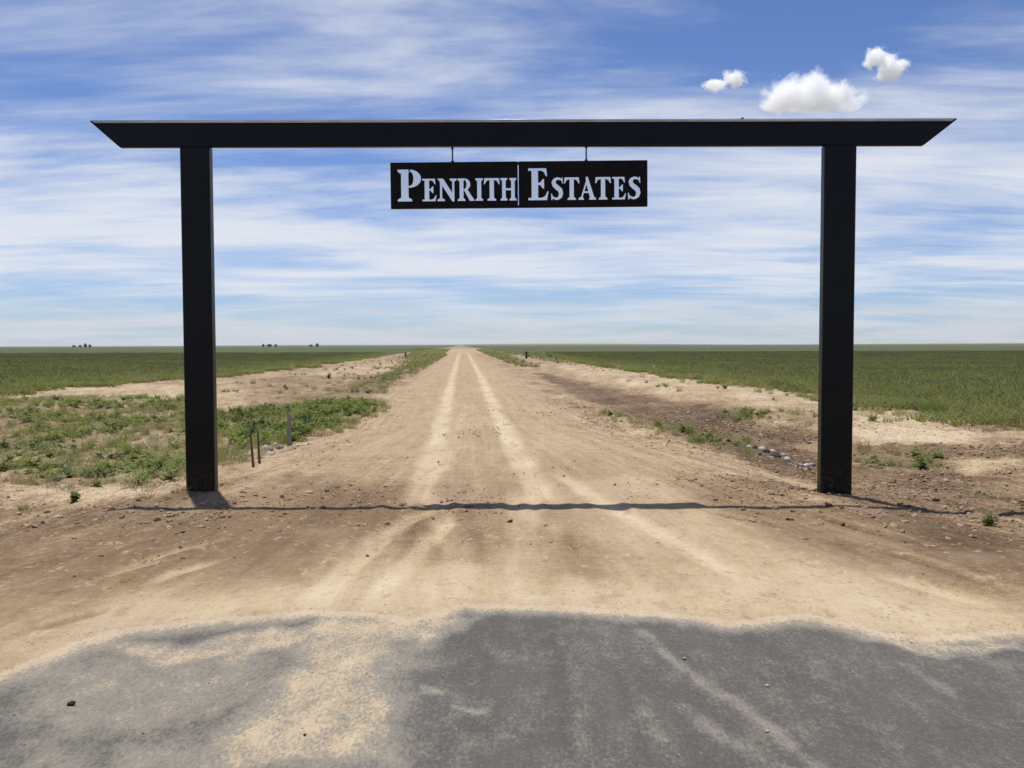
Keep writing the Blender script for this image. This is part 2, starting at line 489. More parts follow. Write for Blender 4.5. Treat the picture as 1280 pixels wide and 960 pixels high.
def make_asphalt():
    m, nt = new_mat('asphalt')
    scol, co, v = soil_color(nt, 0.9)
    dust = nt.attr('dust')
    agg = nt.n('ShaderNodeTexVoronoi', {'Vector': co, 'Scale': 95.0}).outputs['Color']
    av = nt.n('ShaderNodeSeparateXYZ', {0: agg}).outputs[0]
    base = nt.ramp(av, [(0.0, (0.094, 0.088, 0.077)), (0.6, (0.108, 0.101, 0.088)), (0.9, (0.124, 0.115, 0.100)), (1.0, (0.160, 0.147, 0.125))])
    patch = nt.math('ADD', nt.math('MULTIPLY', nt.noise(nt.mapping(co, (5.0, 0.35, 1.0)), 1.0, 5, 0.6), 0.5), nt.math('MULTIPLY', nt.noise(co, 1.1, 6, 0.65), 0.5))
    base = nt.mix(1.0, base, nt.ramp(patch, [(0.36, (0.66, 0.655, 0.645)), (0.64, (0.92, 0.905, 0.87))]), 'MULTIPLY')
    n1 = nt.noise(nt.mapping(co, (1.0, 0.55, 1.0)), 6.0, 8, 0.74)
    n2 = nt.noise(nt.mapping(co, (1, 0.45, 1)), 60.0, 4, 0.7)
    e = nt.math('ADD', dust, nt.math('ADD', nt.math('MULTIPLY', nt.math('SUBTRACT', n1, 0.5), 1.15), nt.math('MULTIPLY', nt.math('SUBTRACT', n2, 0.5), 1.0)))
    dm = nt.smooth(e, 0.46, 0.84)
    film = nt.math('MULTIPLY', nt.smooth(e, 0.0, 0.55), 0.62)
    col = nt.mix(film, base, (0.30, 0.265, 0.205))
    nn = nt.noise(nt.mapping(co, (1.0, 0.6, 1.0)), 24.0, 6, 0.75)
    col = nt.mix(nt.smooth(nn, 0.57, 0.66, 0.0, 0.22), col, (0.058, 0.055, 0.050))
    nn = nt.noise(nt.mapping(co, (1.3, 0.35, 1.0), (0, 0, -0.35), (3, 1, 0)), 5.0, 8, 0.75)
    col = nt.mix(nt.smooth(nn, 0.53, 0.68, 0.0, 0.16), col, (0.26, 0.235, 0.19))
    # loose pale grit
    g2 = nt.n('ShaderNodeTexVoronoi', {'Vector': co, 'Scale': 22.0}).outputs['Distance']
    grit = nt.math('MULTIPLY', nt.smooth(g2, 0.13, 0.07), nt.smooth(nt.noise(co, 2.4, 3, 0.6), 0.52, 0.66))
    col = nt.mix(nt.math('MULTIPLY', grit, 0.55), col, (0.50, 0.45, 0.37))
    col = nt.mix(dm, col, nt.mix(0.35, scol, (0.48, 0.41, 0.305)))
    hb = nt.math('ADD', nt.math('MULTIPLY', av, 0.10), nt.math('ADD', nt.math('MULTIPLY', dm, 0.35), nt.math('MULTIPLY', nt.noise(co, 40.0, 4, 0.7), 0.5)))
    bump = nt.n('ShaderNodeBump', {'Strength': 0.6, 'Distance': 0.012, 'Height': hb}).outputs[0]
    rough = nt.smooth(dm, 0, 1, 0.78, 0.95)
    finish(nt, nt.n('ShaderNodeBsdfPrincipled', {'Base Color': col, 'Roughness': rough, 'Specular IOR Level': 0.3, 'Normal': bump}).outputs[0])
    return m


def make_field():
    m, nt = new_mat('crop_ground')
    co = nt.n('ShaderNodeTexCoord').outputs['Object']
    a = nt.noise(nt.mapping(co, (0.02, 0.05, 1)), 1.0, 6, 0.6)
    b = nt.noise(nt.mapping(co, (0.5, 0.25, 1)), 1.0, 5, 0.65)
    col = nt.ramp(nt.math('ADD', nt.math('MULTIPLY', a, 0.6), nt.math('MULTIPLY', b, 0.4)),
                  [(0.30, (0.056, 0.070, 0.024)), (0.50, (0.076, 0.090, 0.031)), (0.62, (0.098, 0.106, 0.040)), (0.75, (0.13, 0.125, 0.055))])
    bump = nt.n('ShaderNodeBump', {'Strength': 0.8, 'Distance': 0.25, 'Height': nt.noise(co, 3.0, 4, 0.7)}).outputs[0]
    finish(nt, nt.n('ShaderNodeBsdfPrincipled', {'Base Color': col, 'Roughness': 0.9, 'Specular IOR Level': 0.2, 'Normal': bump}).outputs[0])
    return m


def make_leaf(name, c0, c1, trans=0.35, rough=0.6):
    m, nt = new_mat(name)
    rnd = nt.n('ShaderNodeObjectInfo').outputs['Random']
    co = nt.n('ShaderNodeTexCoord').outputs['Object']
    f = nt.math('ADD', nt.math('MULTIPLY', rnd, 0.5), nt.math('MULTIPLY', nt.noise(co, 9.0, 3, 0.6), 0.5))
    col = nt.ramp(f, [(0.22, c0), (0.75, c1)])
    p = nt.n('ShaderNodeBsdfPrincipled', {'Base Color': col, 'Roughness': rough, 'Specular IOR Level': 0.3}).outputs[0]
    t = nt.n('ShaderNodeBsdfTranslucent', {'Color': nt.mix(1.0, col, (1.1, 1.25, 0.7), 'MULTIPLY')}).outputs[0]
    finish(nt, nt.n('ShaderNodeMixShader', {0: trans, 1: p, 2: t}).outputs[0])
    return m


def make_plain(name, c0, c1, scale=12.0, rough=0.8, spec=0.3, bump=0.2, metal=0.0, stretch=(1, 1, 1)):
    m, nt = new_mat(name)
    co = nt.n('ShaderNodeTexCoord').outputs['Object']
    n = nt.noise(nt.mapping(co, stretch), scale, 5, 0.65)
    col = nt.ramp(n, [(0.32, c0), (0.68, c1)])
    b = nt.n('ShaderNodeBump', {'Strength': bump, 'Distance': 0.01, 'Height': n}).outputs[0]
    finish(nt, nt.n('ShaderNodeBsdfPrincipled', {'Base Color': col, 'Roughness': rough, 'Specular IOR Level': spec,
                                                 'Metallic': metal, 'Normal': b}).outputs[0])
    return m


def make_paint():
    m, nt = new_mat('black_paint')
    co = nt.n('ShaderNodeTexCoord').outputs['Object']
    n = nt.noise(nt.mapping(co, (1, 1, 1)), 2.2, 6, 0.65)
    col = nt.ramp(n, [(0.35, (0.0022, 0.0022, 0.0034)), (0.7, (0.0048, 0.0042, 0.0046))])
    ro = nt.smooth(nt.noise(co, 5.0, 5, 0.65), 0.3, 0.7, 0.30, 0.37)
    zz = nt.n('ShaderNodeSeparateXYZ', {0: co}).outputs[2]
    spat = nt.math('MULTIPLY', nt.smooth(zz, 0.45, 0.02), nt.smooth(nt.noise(co, 26.0, 5, 0.7), 0.42, 0.62))
    spat = nt.math('MULTIPLY', spat, nt.smooth(zz, -0.6, -0.1))
    col = nt.mix(nt.math('MULTIPLY', spat, 0.12), col, (0.30, 0.22, 0.145))
    b = nt.n('ShaderNodeBump', {'Strength': 0.05, 'Distance': 0.004, 'Height': nt.noise(co, 90.0, 3, 0.6)}).outputs[0]
    finish(nt, nt.n('ShaderNodeBsdfPrincipled', {'Base Color': col, 'Roughness': ro, 'Specular IOR Level': 0.20, 'Normal': b}).outputs[0])
    return m


M = {
    'soil': make_soil(), 'asphalt': make_asphalt(), 'field': make_field(), 'paint': make_paint(),
    'sign': make_plain('sign_panel_paint', (0.006, 0.005, 0.005), (0.016, 0.011, 0.009), 5.0, 0.6, 0.12, 0.05),
    'letter': make_plain('brushed_aluminium', (0.97, 0.94, 0.90), (0.99, 0.97, 0.93), 9.0, 0.24, 0.5, 0.02, 1.0),
    'crop': make_leaf('crop_leaf', (0.190, 0.194, 0.072), (0.250, 0.238, 0.100), 0.5),
    'crop_head': make_leaf('crop_head', (0.17, 0.18, 0.065), (0.26, 0.25, 0.11), 0.3),
    'weed_a': make_leaf('weed_leaf_mid', (0.175, 0.212, 0.048), (0.280, 0.300, 0.090), 0.42),
    'weed_b': make_leaf('weed_leaf_grey', (0.190, 0.205, 0.090), (0.310, 0.300, 0.160), 0.3),
    'weed_c': make_leaf('weed_leaf_dark', (0.050, 0.085, 0.022), (0.095, 0.135, 0.036), 0.35),
    'dry': make_leaf('dry_grass', (0.30, 0.23, 0.12), (0.50, 0.42, 0.26), 0.25),
    'wood': make_plain('weathered_wood', (0.085, 0.060, 0.045), (0.19, 0.145, 0.11), 10.0, 0.9, 0.2, 0.5, 0, (6, 6, 0.6)),
    'grey_wood': make_plain('grey_wood', (0.16, 0.15, 0.135), (0.36, 0.34, 0.30), 10.0, 0.9, 0.2, 0.5, 0, (6, 6, 0.6)),
    'white': make_plain('white_stake_paint', (0.66, 0.65, 0.61), (0.78, 0.77, 0.74), 8.0, 0.7, 0.3, 0.1),
    'dark_plastic': make_plain('dark_plastic', (0.012, 0.015, 0.013), (0.025, 0.028, 0.024), 6.0, 0.6, 0.3, 0.05),
    'cap_steel': make_plain('cap_steel', (0.46, 0.46, 0.47), (0.66, 0.66, 0.67), 14.0, 0.34, 0.5, 0.05, 1.0, (0.4, 1, 1)),  # pale metal, puts the beam-top highlight into the colour
    'steel': make_plain('dark_steel', (0.03, 0.03, 0.032), (0.06, 0.055, 0.05), 30.0, 0.5, 0.5, 0.1, 0.6),
    'stone_pale': make_plain('pale_stone', (0.42, 0.39, 0.34), (0.66, 0.62, 0.55), 18.0, 0.9, 0.2, 0.5),
    'stone_grey': make_plain('grey_stone', (0.15, 0.15, 0.155), (0.36, 0.35, 0.34), 14.0, 0.9, 0.2, 0.5),
    'stone_dark': make_plain('dark_stone', (0.020, 0.018, 0.017), (0.06, 0.052, 0.046), 14.0, 0.85, 0.25, 0.5),
    'clod': make_leaf('clod_soil', (0.16, 0.105, 0.062), (0.40, 0.29, 0.18), 0.0, 0.95),
    'bark': make_plain('bark', (0.05, 0.04, 0.03), (0.10, 0.08, 0.06), 8.0, 0.95, 0.1, 0.5),
    'far_leaf': make_leaf('far_tree_leaf', (0.022, 0.034, 0.022), (0.045, 0.060, 0.035), 0.15),
}

# ------------------------------------------------------------------ ground sheets
rows = np.concatenate([
    np.linspace(-60, 1.5, 24)[:-1], np.arange(1.5, 3.0, 0.06), np.arange(3.0, 7.0, 0.024), np.arange(7.0, 14.0, 0.045),
    np.arange(14.0, 30.0, 0.10), 30.0 * np.exp(np.arange(0, 250) * 0.0257)])
cols = np.concatenate([-np.array([7.0, 5.0, 3.6, 2.6, 1.9, 1.4]), np.linspace(-1.05, 1.05, 760), np.array([1.4, 1.9, 2.6, 3.6, 5.0, 7.0])])
NR, NC = len(rows), len(cols)
YY, UU = np.meshgrid(rows, cols, indexing='ij')
XX = UU * (4.6 + 0.72 * np.maximum(YY, 0)) + 0.0
x, y = XX.ravel(), YY.ravel()
tone, dust, green, dep = ground_fields(x, y)
z = height(x, y) + dep * sst(5.0, 6.2, y)
z = z + 0.016 * sst(0.75, 1.3, dust) * sst(9, 6.5, y) * (1 + 0.7 * fbm(x * 2.0, y * 2.0, 3)) * (y > 2.0)
s_, hw_ = lateral(x, y), half_width(y)
flow = np.stack([s_ / hw_, y, np.zeros_like(y)], 1)
farl = sst(1900, 3200, y + 400 * perlin(x * 0.0012, y * 0.001)) * (y > 900)
farl = np.maximum(farl, sst(420, 640, y) * (np.abs(s_) < 26) * 0.65)
disturb = 0.50 + 0.75 * sst(0.45, 1.0, np.abs(s_) / hw_) + 0.35 * sst(-0.1, 0.5, fbm(x * 0.35, y * 0.22, 3)) * (y < 300)
V = np.stack([x, y, z], 1)
idx = np.arange(NR * NC).reshape(NR, NC)
quads = np.stack([idx[:-1, :-1], idx[:-1, 1:], idx[1:, 1:], idx[1:, :-1]], -1).reshape(-1, 4)
fc = lambda a: a[quads].mean(1)
fx, fy, fd, fs, fw = fc(x), fc(y), fc(dust), fc(s_), fc(hw_)
is_asph = (fd < 0.98) & (fy < 7.2) | (fy < 1.0)
is_field = (~is_asph) & ((np.maximum(field_left(fx, fy), field_right(fx, fy)) > 0) & (fy > 9) & (fy < 3400 + 900 * perlin(fx * 0.0011, fy * 0.0006)))
is_left = field_left(fx, fy) > 0
is_road = (~is_asph) & (~is_field) & (np.abs(fs) < fw * (1 + 0.05 * perlin(fy * 0.5, fy * 0)))
cls = np.where(is_asph, 0, np.where(is_road, 1, np.where(is_field, np.where(is_left, 3, 4), 2)))


def sheet(name, code, mat, label, cat):
    f = quads[cls == code]
    used, inv = np.unique(f, return_inverse=True)
    me = bpy.data.meshes.new(name)
    me.vertices.add(len(used))
    me.vertices.foreach_set('co', V[used].astype(np.float32).ravel())
    nf = len(f)
    me.loops.add(nf * 4)
    me.loops.foreach_set('vertex_index', inv.reshape(-1).astype(np.int32))
    me.polygons.add(nf)
    me.polygons.foreach_set('loop_start', np.arange(0, nf * 4, 4, dtype=np.int32))
    me.polygons.foreach_set('use_smooth', np.ones(nf, bool))
    me.update(calc_edges=True)
    for an, arr in (('tone', tone), ('dust', dust), ('green', green), ('farland', farl), ('disturb', disturb)):
        a = me.attributes.new(an, 'FLOAT', 'POINT')
        a.data.foreach_set('value', arr[used].astype(np.float32))
    a = me.attributes.new('flow', 'FLOAT_VECTOR', 'POINT')
    a.data.foreach_set('vector', flow[used].astype(np.float32).ravel())
    o = link(name, me, mat)
    tag(o, label, cat, None, 'structure')
    return o


sheet('ground', 2, M['soil'], 'bare tan and brown graded soil beside the dirt road', 'ground')
sheet('dirt_road', 1, M['soil'], 'pale sandy dirt road running straight to the horizon', 'road')
sheet('asphalt_road', 0, M['asphalt'], 'grey dusty asphalt in the foreground below the dirt road', 'road')
sheet('field_ground', 3, M['field'], 'flat green cropland left of the dirt road', 'field')
sheet('field_ground', 4, M['field'], 'flat green cropland right of the dirt road', 'field')


def gz(px, py):
    return float(height(np.array([px]), np.array([py]))[0])


# ------------------------------------------------------------------ entrance gate
GD = 10.30                                    # distance of the gate plane
mpx = lambda p, dd=GD: dd / F_PX * p / math.cos(PITCH)


def wx_at(px, dd=GD):
    return (px - 640.0) / F_PX * dd


def wz_at(py, dd=GD):                         # height of a point at photo row py on plane y = dd
    b = (480.0 - py) / F_PX
    return CAM_H + dd * (-math.sin(PITCH) + b * math.cos(PITCH)) / (math.cos(PITCH) + b * math.sin(PITCH))


def box_bm(bm, x0, x1, y0, y1, z0, z1):
    vs_ = [bm.verts.new(p) for p in ((x0, y0, z0), (x1, y0, z0), (x1, y1, z0), (x0, y1, z0), (x0, y0, z1), (x1, y0, z1), (x1, y1, z1), (x0, y1, z1))]
    for f in ((0, 3, 2, 1), (4, 5, 6, 7), (0, 1, 5, 4), (1, 2, 6, 5), (2, 3, 7, 6), (3, 0, 4, 7)):
        bm.faces.new([vs_[i] for i in f])
    return vs_


def bevel_all(bm, w_, seg=3):
    bmesh.ops.bevel(bm, geom=list(bm.edges), offset=w_, segments=seg, affect='EDGES', profile=0.6)


gcx = wx_at(647.5)
gate = empty('entrance_gate', (gcx, GD, 0))
tag(gate, 'tall black steel entrance gate spanning the dirt road with slanted beam ends', 'gate')
zb, zt = wz_at(183.6), wz_at(149.5)
for pxc, wid in ((250.2, 0.340), (1045.0, 0.368)):
    bm = bmesh.new()
    xc = wx_at(pxc) - gcx
    box_bm(bm, -wid / 2, wid / 2, -0.07, 0.07, -0.5, zb + 0.004)
    bevel_all(bm, 0.026, 4)
    p = link('post', bm_mesh(bm, 'post', True), M['paint'], gate, (xc, 0, 0))
    p.modifiers.new('normals', 'WEIGHTED_NORMAL').weight = 100
bm = bmesh.new()
xl0, xl1, xr0, xr1 = (wx_at(v) - gcx for v in (119, 157, 1148, 1191))
hb = zt - zb
slope = lambda zz: (xl1 + (xl0 - xl1) * (zz - zb) / hb, xr0 + (xr1 - xr0) * (zz - zb) / hb)   # slanted end cuts
sect = [(-0.038, zb + 0.012), (-0.038, zt - 0.062)]
sect += [(-0.038 * math.cos(R(t)), zt - 0.062 + 0.062 * math.sin(R(t))) for t in range(12, 180, 12)]
sect += [(0.038, zt - 0.062), (0.038, zb + 0.012), (0.030, zb), (-0.030, zb)]
L_ = [bm.verts.new((slope(zz)[0], yy, zz)) for yy, zz in sect]
R2 = [bm.verts.new((slope(zz)[1], yy, zz)) for yy, zz in sect]
bm.faces.new(L_)
bm.faces.new(list(reversed(R2)))
for i in range(len(sect)):
    j = (i + 1) % len(sect)
    bm.faces.new([L_[j], L_[i], R2[i], R2[j]])
bmesh.ops.recalc_face_normals(bm, faces=bm.faces)
for e in bm.edges:
    if len(e.link_faces) == 2 and e.calc_face_angle() > R(40):
        e.smooth = False
p = link('beam', bm_mesh(bm, 'beam', True), M['paint'], gate)
p.modifiers.new('normals', 'WEIGHTED_NORMAL').weight = 100
# added pale metal strip that makes the highlight along the beam's crown
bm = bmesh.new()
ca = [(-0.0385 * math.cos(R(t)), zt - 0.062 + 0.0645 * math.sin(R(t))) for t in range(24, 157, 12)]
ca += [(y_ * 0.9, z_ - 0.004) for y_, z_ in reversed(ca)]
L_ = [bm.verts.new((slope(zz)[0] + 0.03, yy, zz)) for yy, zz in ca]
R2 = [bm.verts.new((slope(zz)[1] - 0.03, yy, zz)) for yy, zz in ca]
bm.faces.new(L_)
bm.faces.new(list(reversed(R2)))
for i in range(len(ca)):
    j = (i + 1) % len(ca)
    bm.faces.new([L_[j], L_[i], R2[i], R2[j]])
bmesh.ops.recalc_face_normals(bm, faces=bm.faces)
link('top_cap', bm_mesh(bm, 'top_cap', True), M['cap_steel'], gate)['label'] = 'pale strip added as the highlight along the top of the beam'
for pxv in (925,):                         # weld ribs across the top of the beam
    bm = bmesh.new()
    box_bm(bm, -0.012, 0.012, -0.03, 0.03, -0.004, 0.012)
    bevel_all(bm, 0.004, 2)
    link('weld_rib', bm_mesh(bm, 'weld_rib', True), M['steel'], gate, (wx_at(pxv) - gcx, 0, zt))

# ------------------------------------------------------------------ hanging sign with raised letters
def rect(a, b, c, d_):
    return [(a, b), (c, b), (c, d_), (a, d_)]


def band(cx, cy, ro, ri, a0, a1, n=14, icx=None, icy=None):
    icx = cx if icx is None else icx
    icy = cy if icy is None else icy
    o, i_ = [], []
    for k in range(n + 1):
        t = R(a0 + (a1 - a0) * k / n)
        o.append((cx + ro[0] * math.cos(t), cy + ro[1] * math.sin(t)))
        i_.append((icx + ri[0] * math.cos(t), icy + ri[1] * math.sin(t)))
    return [[o[k], o[k + 1], i_[k + 1], i_[k]] for k in range(n)]


def stroke(pts):
    """quads along a centre line of (x, y, width)"""
    L, Rr = [], []
    for k, (a, b, wd) in enumerate(pts):
        p, n_ = pts[max(k - 1, 0)], pts[min(k + 1, len(pts) - 1)]
        tx, ty = n_[0] - p[0], n_[1] - p[1]
        l = math.hypot(tx, ty)
        nx, ny = -ty / l * wd / 2, tx / l * wd / 2
        L.append((a + nx, b + ny))
        Rr.append((a - nx, b - ny))
    return [[Rr[k], Rr[k + 1], L[k + 1], L[k]] for k in range(len(pts) - 1)]


def serif(cx, half, y0, up=1, t=0.055):
    y1 = y0 + up * t
    y2 = y0 + up * (t + 0.06)
    q = [(cx - half, y0), (cx + half, y0), (cx + half, y1), (cx + half * 0.62, y2), (cx - half * 0.62, y2), (cx - half, y1)]
    return q if up > 0 else list(reversed(q))


SW = 0.19
GLYPH = {
    'I': (0.40, [rect(0.105, 0.02, 0.295, 0.98), serif(0.2, 0.18, 0), serif(0.2, 0.18, 1, -1)]),
    'P': (0.70, [rect(0.12, 0.02, 0.33, 0.98), serif(0.225, 0.205, 0), serif(0.2, 0.18, 1, -1)]
          + band(0.36, 0.715, (0.33, 0.285), (0.115, 0.225), -100, 96, 18)),
    'R': (0.84, [rect(0.12, 0.02, 0.31, 0.98), serif(0.21, 0.19, 0), serif(0.2, 0.18, 1, -1),
                 [(0.33, 0.50), (0.50, 0.52), (0.83, 0.06), (0.86, 0.0), (0.62, 0.0)]]
          + band(0.35, 0.735, (0.30, 0.265), (0.11, 0.205), -100, 96, 18)),
    'E': (0.66, [rect(0.12, 0.02, 0.32, 0.98), rect(0.02, 0.0, 0.60, 0.075), rect(0.02, 0.925, 0.57, 1.0), rect(0.30, 0.475, 0.48, 0.55),
                 [(0.50, 0.0), (0.59, 0.0), (0.645, 0.27), (0.605, 0.27), (0.54, 0.13), (0.44, 0.075)],
                 [(0.42, 0.925), (0.50, 0.88), (0.565, 0.75), (0.60, 0.75), (0.575, 1.0), (0.50, 1.0)],
                 [(0.38, 0.475), (0.47, 0.36), (0.505, 0.36), (0.505, 0.665), (0.47, 0.665), (0.38, 0.55)]]),
    'T': (0.72, [rect(0.265, 0.02, 0.455, 0.98), serif(0.36, 0.19, 0), rect(0.05, 0.92, 0.67, 1.0),
                 [(0.04, 1.0), (0.015, 0.73), (0.055, 0.73), (0.13, 0.87), (0.24, 0.92)],
                 [(0.68, 1.0), (0.48, 0.92), (0.59, 0.87), (0.665, 0.73), (0.705, 0.73)]]),
    'H': (0.90, [rect(0.115, 0.02, 0.305, 0.98), rect(0.595, 0.02, 0.785, 0.98), serif(0.21, 0.185, 0), serif(0.21, 0.185, 1, -1),
                 serif(0.69, 0.185, 0), serif(0.69, 0.185, 1, -1), rect(0.29, 0.455, 0.61, 0.545)]),
    'N': (0.88, [rect(0.135, 0.02, 0.225, 0.90), rect(0.66, 0.12, 0.75, 0.98), [(0.02, 1.0), (0.27, 1.0), (0.75, 0.22), (0.75, -0.02), (0.665, -0.02), (0.10, 0.90)],
                 serif(0.18, 0.16, 0), serif(0.705, 0.15, 1, -1)]),
    'A': (0.86, [[(0.09, 0.03), (0.17, 0.03), (0.43, 0.80), (0.40, 0.93)], [(0.36, 1.02), (0.46, 1.02), (0.80, 0.03), (0.58, 0.03), (0.36, 0.80)],
                 serif(0.13, 0.13, 0), serif(0.69, 0.17, 0), rect(0.21, 0.30, 0.56, 0.375)]),
    'S': (0.58, stroke([(0.50, 0.83, 0.03), (0.46, 0.90, 0.07), (0.38, 0.945, 0.10), (0.28, 0.955, 0.11), (0.18, 0.90, 0.145), (0.13, 0.79, 0.17),
                        (0.17, 0.66, 0.195), (0.29, 0.55, 0.215), (0.41, 0.44, 0.205), (0.45, 0.29, 0.185), (0.41, 0.14, 0.155), (0.31, 0.06, 0.115),
                        (0.20, 0.055, 0.10), (0.11, 0.11, 0.075), (0.06, 0.19, 0.04)])
          + [[(0.475, 1.0), (0.47, 0.86), (0.505, 0.73), (0.535, 0.73), (0.52, 1.0)], [(0.03, 0.0), (0.08, 0.0), (0.085, 0.13), (0.055, 0.29), (0.02, 0.29)]]),
}


def letter_mesh(ch, wd, ht, thick=0.014):
    gw, polys = GLYPH[ch]
    xs = [p[0] for q in polys for p in q]
    x0, x1 = min(xs), max(xs)
    bm = bmesh.new()
    for k, q in enumerate(polys):
        yf = -thick - 0.0003 * (k % 9)
        pts = [((p[0] - x0) / (x1 - x0) * wd, p[1] * ht) for p in q]
        area = sum(pts[i][0] * pts[(i + 1) % len(pts)][1] - pts[(i + 1) % len(pts)][0] * pts[i][1] for i in range(len(pts)))
        if area < 0:
            pts.reverse()
        f_ = [bm.verts.new((a, yf, b)) for a, b in pts]
        b_ = [bm.verts.new((a, 0.0, b)) for a, b in pts]
        try:
            bm.faces.new(f_)
        except ValueError:
            continue
        for i in range(len(pts)):
            j = (i + 1) % len(pts)
            bm.faces.new([f_[j], f_[i], b_[i], b_[j]])
    bmesh.ops.triangulate(bm, faces=[f for f in bm.faces if len(f.verts) > 4])
    return bm_mesh(bm, 'letter_' + ch.lower())


SD = GD - 0.02
sx0, sx1 = wx_at(490.5, SD), wx_at(808.5, SD)
sz0, sz1 = wz_at(259.8, SD), wz_at(202.0, SD)
scx = (sx0 + sx1) / 2
sign = empty('hanging_sign', (scx, SD, sz0))
sign.rotation_euler = (0, R(-0.42), 0)
tag(sign, 'long dark sign with white serif letters hanging under the gate beam', 'sign')
gap = wx_at(648.6, SD)
SH = sz1 - sz0
for a, b in ((sx0, gap - 0.0045), (gap + 0.0045, sx1)):
    bm = bmesh.new()
    box_bm(bm, a - scx, b - scx, -0.015, 0.015, 0, SH)
    bevel_all(bm, 0.003, 2)
    link('panel', bm_mesh(bm, 'panel'), M['sign'], sign)
for zz in (0.0, SH - 0.035):                   # rails that stiffen the panels, behind them
    bm = bmesh.new()
    box_bm(bm, sx0 - scx + 0.02, sx1 - scx - 0.02, 0.0165, 0.045, zz + 0.003, zz + 0.032)
    link('rail', bm_mesh(bm, 'rail'), M['paint'], sign)
tilt = lambda pxv: (pxv - 649.5) * -0.0073     # the sign hangs a little out of level
LET = [('P', 499.5, 528.5, 39), ('E', 530, 547.5, 27.5), ('N', 548.5, 572.5, 27.5), ('R', 573.5, 594.5, 27.5), ('I', 595.5, 605.0, 27.5),
       ('T', 606, 625.5, 27.5), ('H', 626.5, 646.2, 27.5), ('E', 661, 686.0, 39), ('S', 689, 704, 27.5), ('T', 705, 724, 27.5),
       ('A', 723, 744.5, 27.5), ('T', 743.5, 763, 27.5), ('E', 764.5, 781.5, 27.5), ('S', 784, 799.5, 27.5)]
k_ = SD / F_PX
base_z = wz_at(251.0, SD) - sz0
for ch, a, b, hgt in LET:
    lo = link('letter', letter_mesh(ch, (b - a) * k_, hgt * k_), M['letter'], sign, (wx_at(a, SD) - scx, -0.0155, base_z))
    lo['label'] = 'white serif capital letter ' + ch
for pxv in (567.5, 733):
    bm = bmesh.new()
    top = zb - sz0 - 0.001
    hx = wx_at(pxv, SD) - scx
    bmesh.ops.create_cone(bm, cap_ends=True, segments=10, radius1=0.009, radius2=0.009, depth=top - SH + 0.03,
                          matrix=Matrix.Translation((0, 0, (top + SH) / 2 - 0.008)))
    for zz, rr in ((SH + 0.008, 0.020), (top - 0.012, 0.018)):
        bmesh.ops.create_cone(bm, cap_ends=True, segments=12, radius1=rr, radius2=rr * 0.8, depth=0.016, matrix=Matrix.Translation((0, 0, zz)))
    link('hanger', bm_mesh(bm, 'hanger'), M['steel'], sign, (hx, 0, hx * math.tan(R(0.42)) * 0.0))


# ------------------------------------------------------------------ scattered vegetation and clods
SRC = bpy.data.collections.new('plant_sources')          # never linked to the scene: only mesh sources


def src_coll(name, meshes):
    c = bpy.data.collections.new(name)
    for k, me in enumerate(meshes):
        o = bpy.data.objects.new('%s_%02d' % (name, k), me)
        c.objects.link(o)
    return c


def scatter(name, pts, rot, scl, idx_, coll, label, cat, kind='stuff'):
    me = bpy.data.meshes.new(name)
    me.from_pydata([tuple(p) for p in pts], [], [])
    for an, ty, key, arr in (('rot', 'FLOAT_VECTOR', 'vector', rot), ('scl', 'FLOAT_VECTOR', 'vector', scl), ('pick', 'INT', 'value', idx_)):
        a = me.attributes.new(an, ty, 'POINT')
        a.data.foreach_set(key, np.asarray(arr).ravel())
    o = link(name, me)
    tag(o, label, cat, None, kind)
    ng = bpy.data.node_groups.new(name + '_nodes', 'GeometryNodeTree')
    ng.interface.new_socket('Geometry', in_out='INPUT', socket_type='NodeSocketGeometry')
    ng.interface.new_socket('Geometry', in_out='OUTPUT', socket_type='NodeSocketGeometry')
    N, Lk = ng.nodes.new, ng.links.new
    gi, go = N('NodeGroupInput'), N('NodeGroupOutput')
    ci = N('GeometryNodeCollectionInfo')
    ci.inputs['Collection'].default_value = coll
    ci.inputs['Separate Children'].default_value = True
    ci.inputs['Reset Children'].default_value = True
    ip = N('GeometryNodeInstanceOnPoints')
    ip.inputs['Pick Instance'].default_value = True
    Lk(gi.outputs[0], ip.inputs['Points'])
    Lk(ci.outputs[0], ip.inputs['Instance'])
    for an, ty, sock in (('pick', 'INT', 'Instance Index'), ('rot', 'FLOAT_VECTOR', 'Rotation'), ('scl', 'FLOAT_VECTOR', 'Scale')):
        na = N('GeometryNodeInputNamedAttribute')
        na.data_type = ty
        na.inputs['Name'].default_value = an
        out = [q for q in na.outputs if q.enabled and q.name == 'Attribute'][0]
        if sock == 'Rotation':
            er = N('FunctionNodeEulerToRotation')
            Lk(out, er.inputs[0])
            out = er.outputs[0]
        Lk(out, ip.inputs[sock])
    Lk(ip.outputs[0], go.inputs[0])
    md = o.modifiers.new('scatter', 'NODES')
    md.node_group = ng
    return o


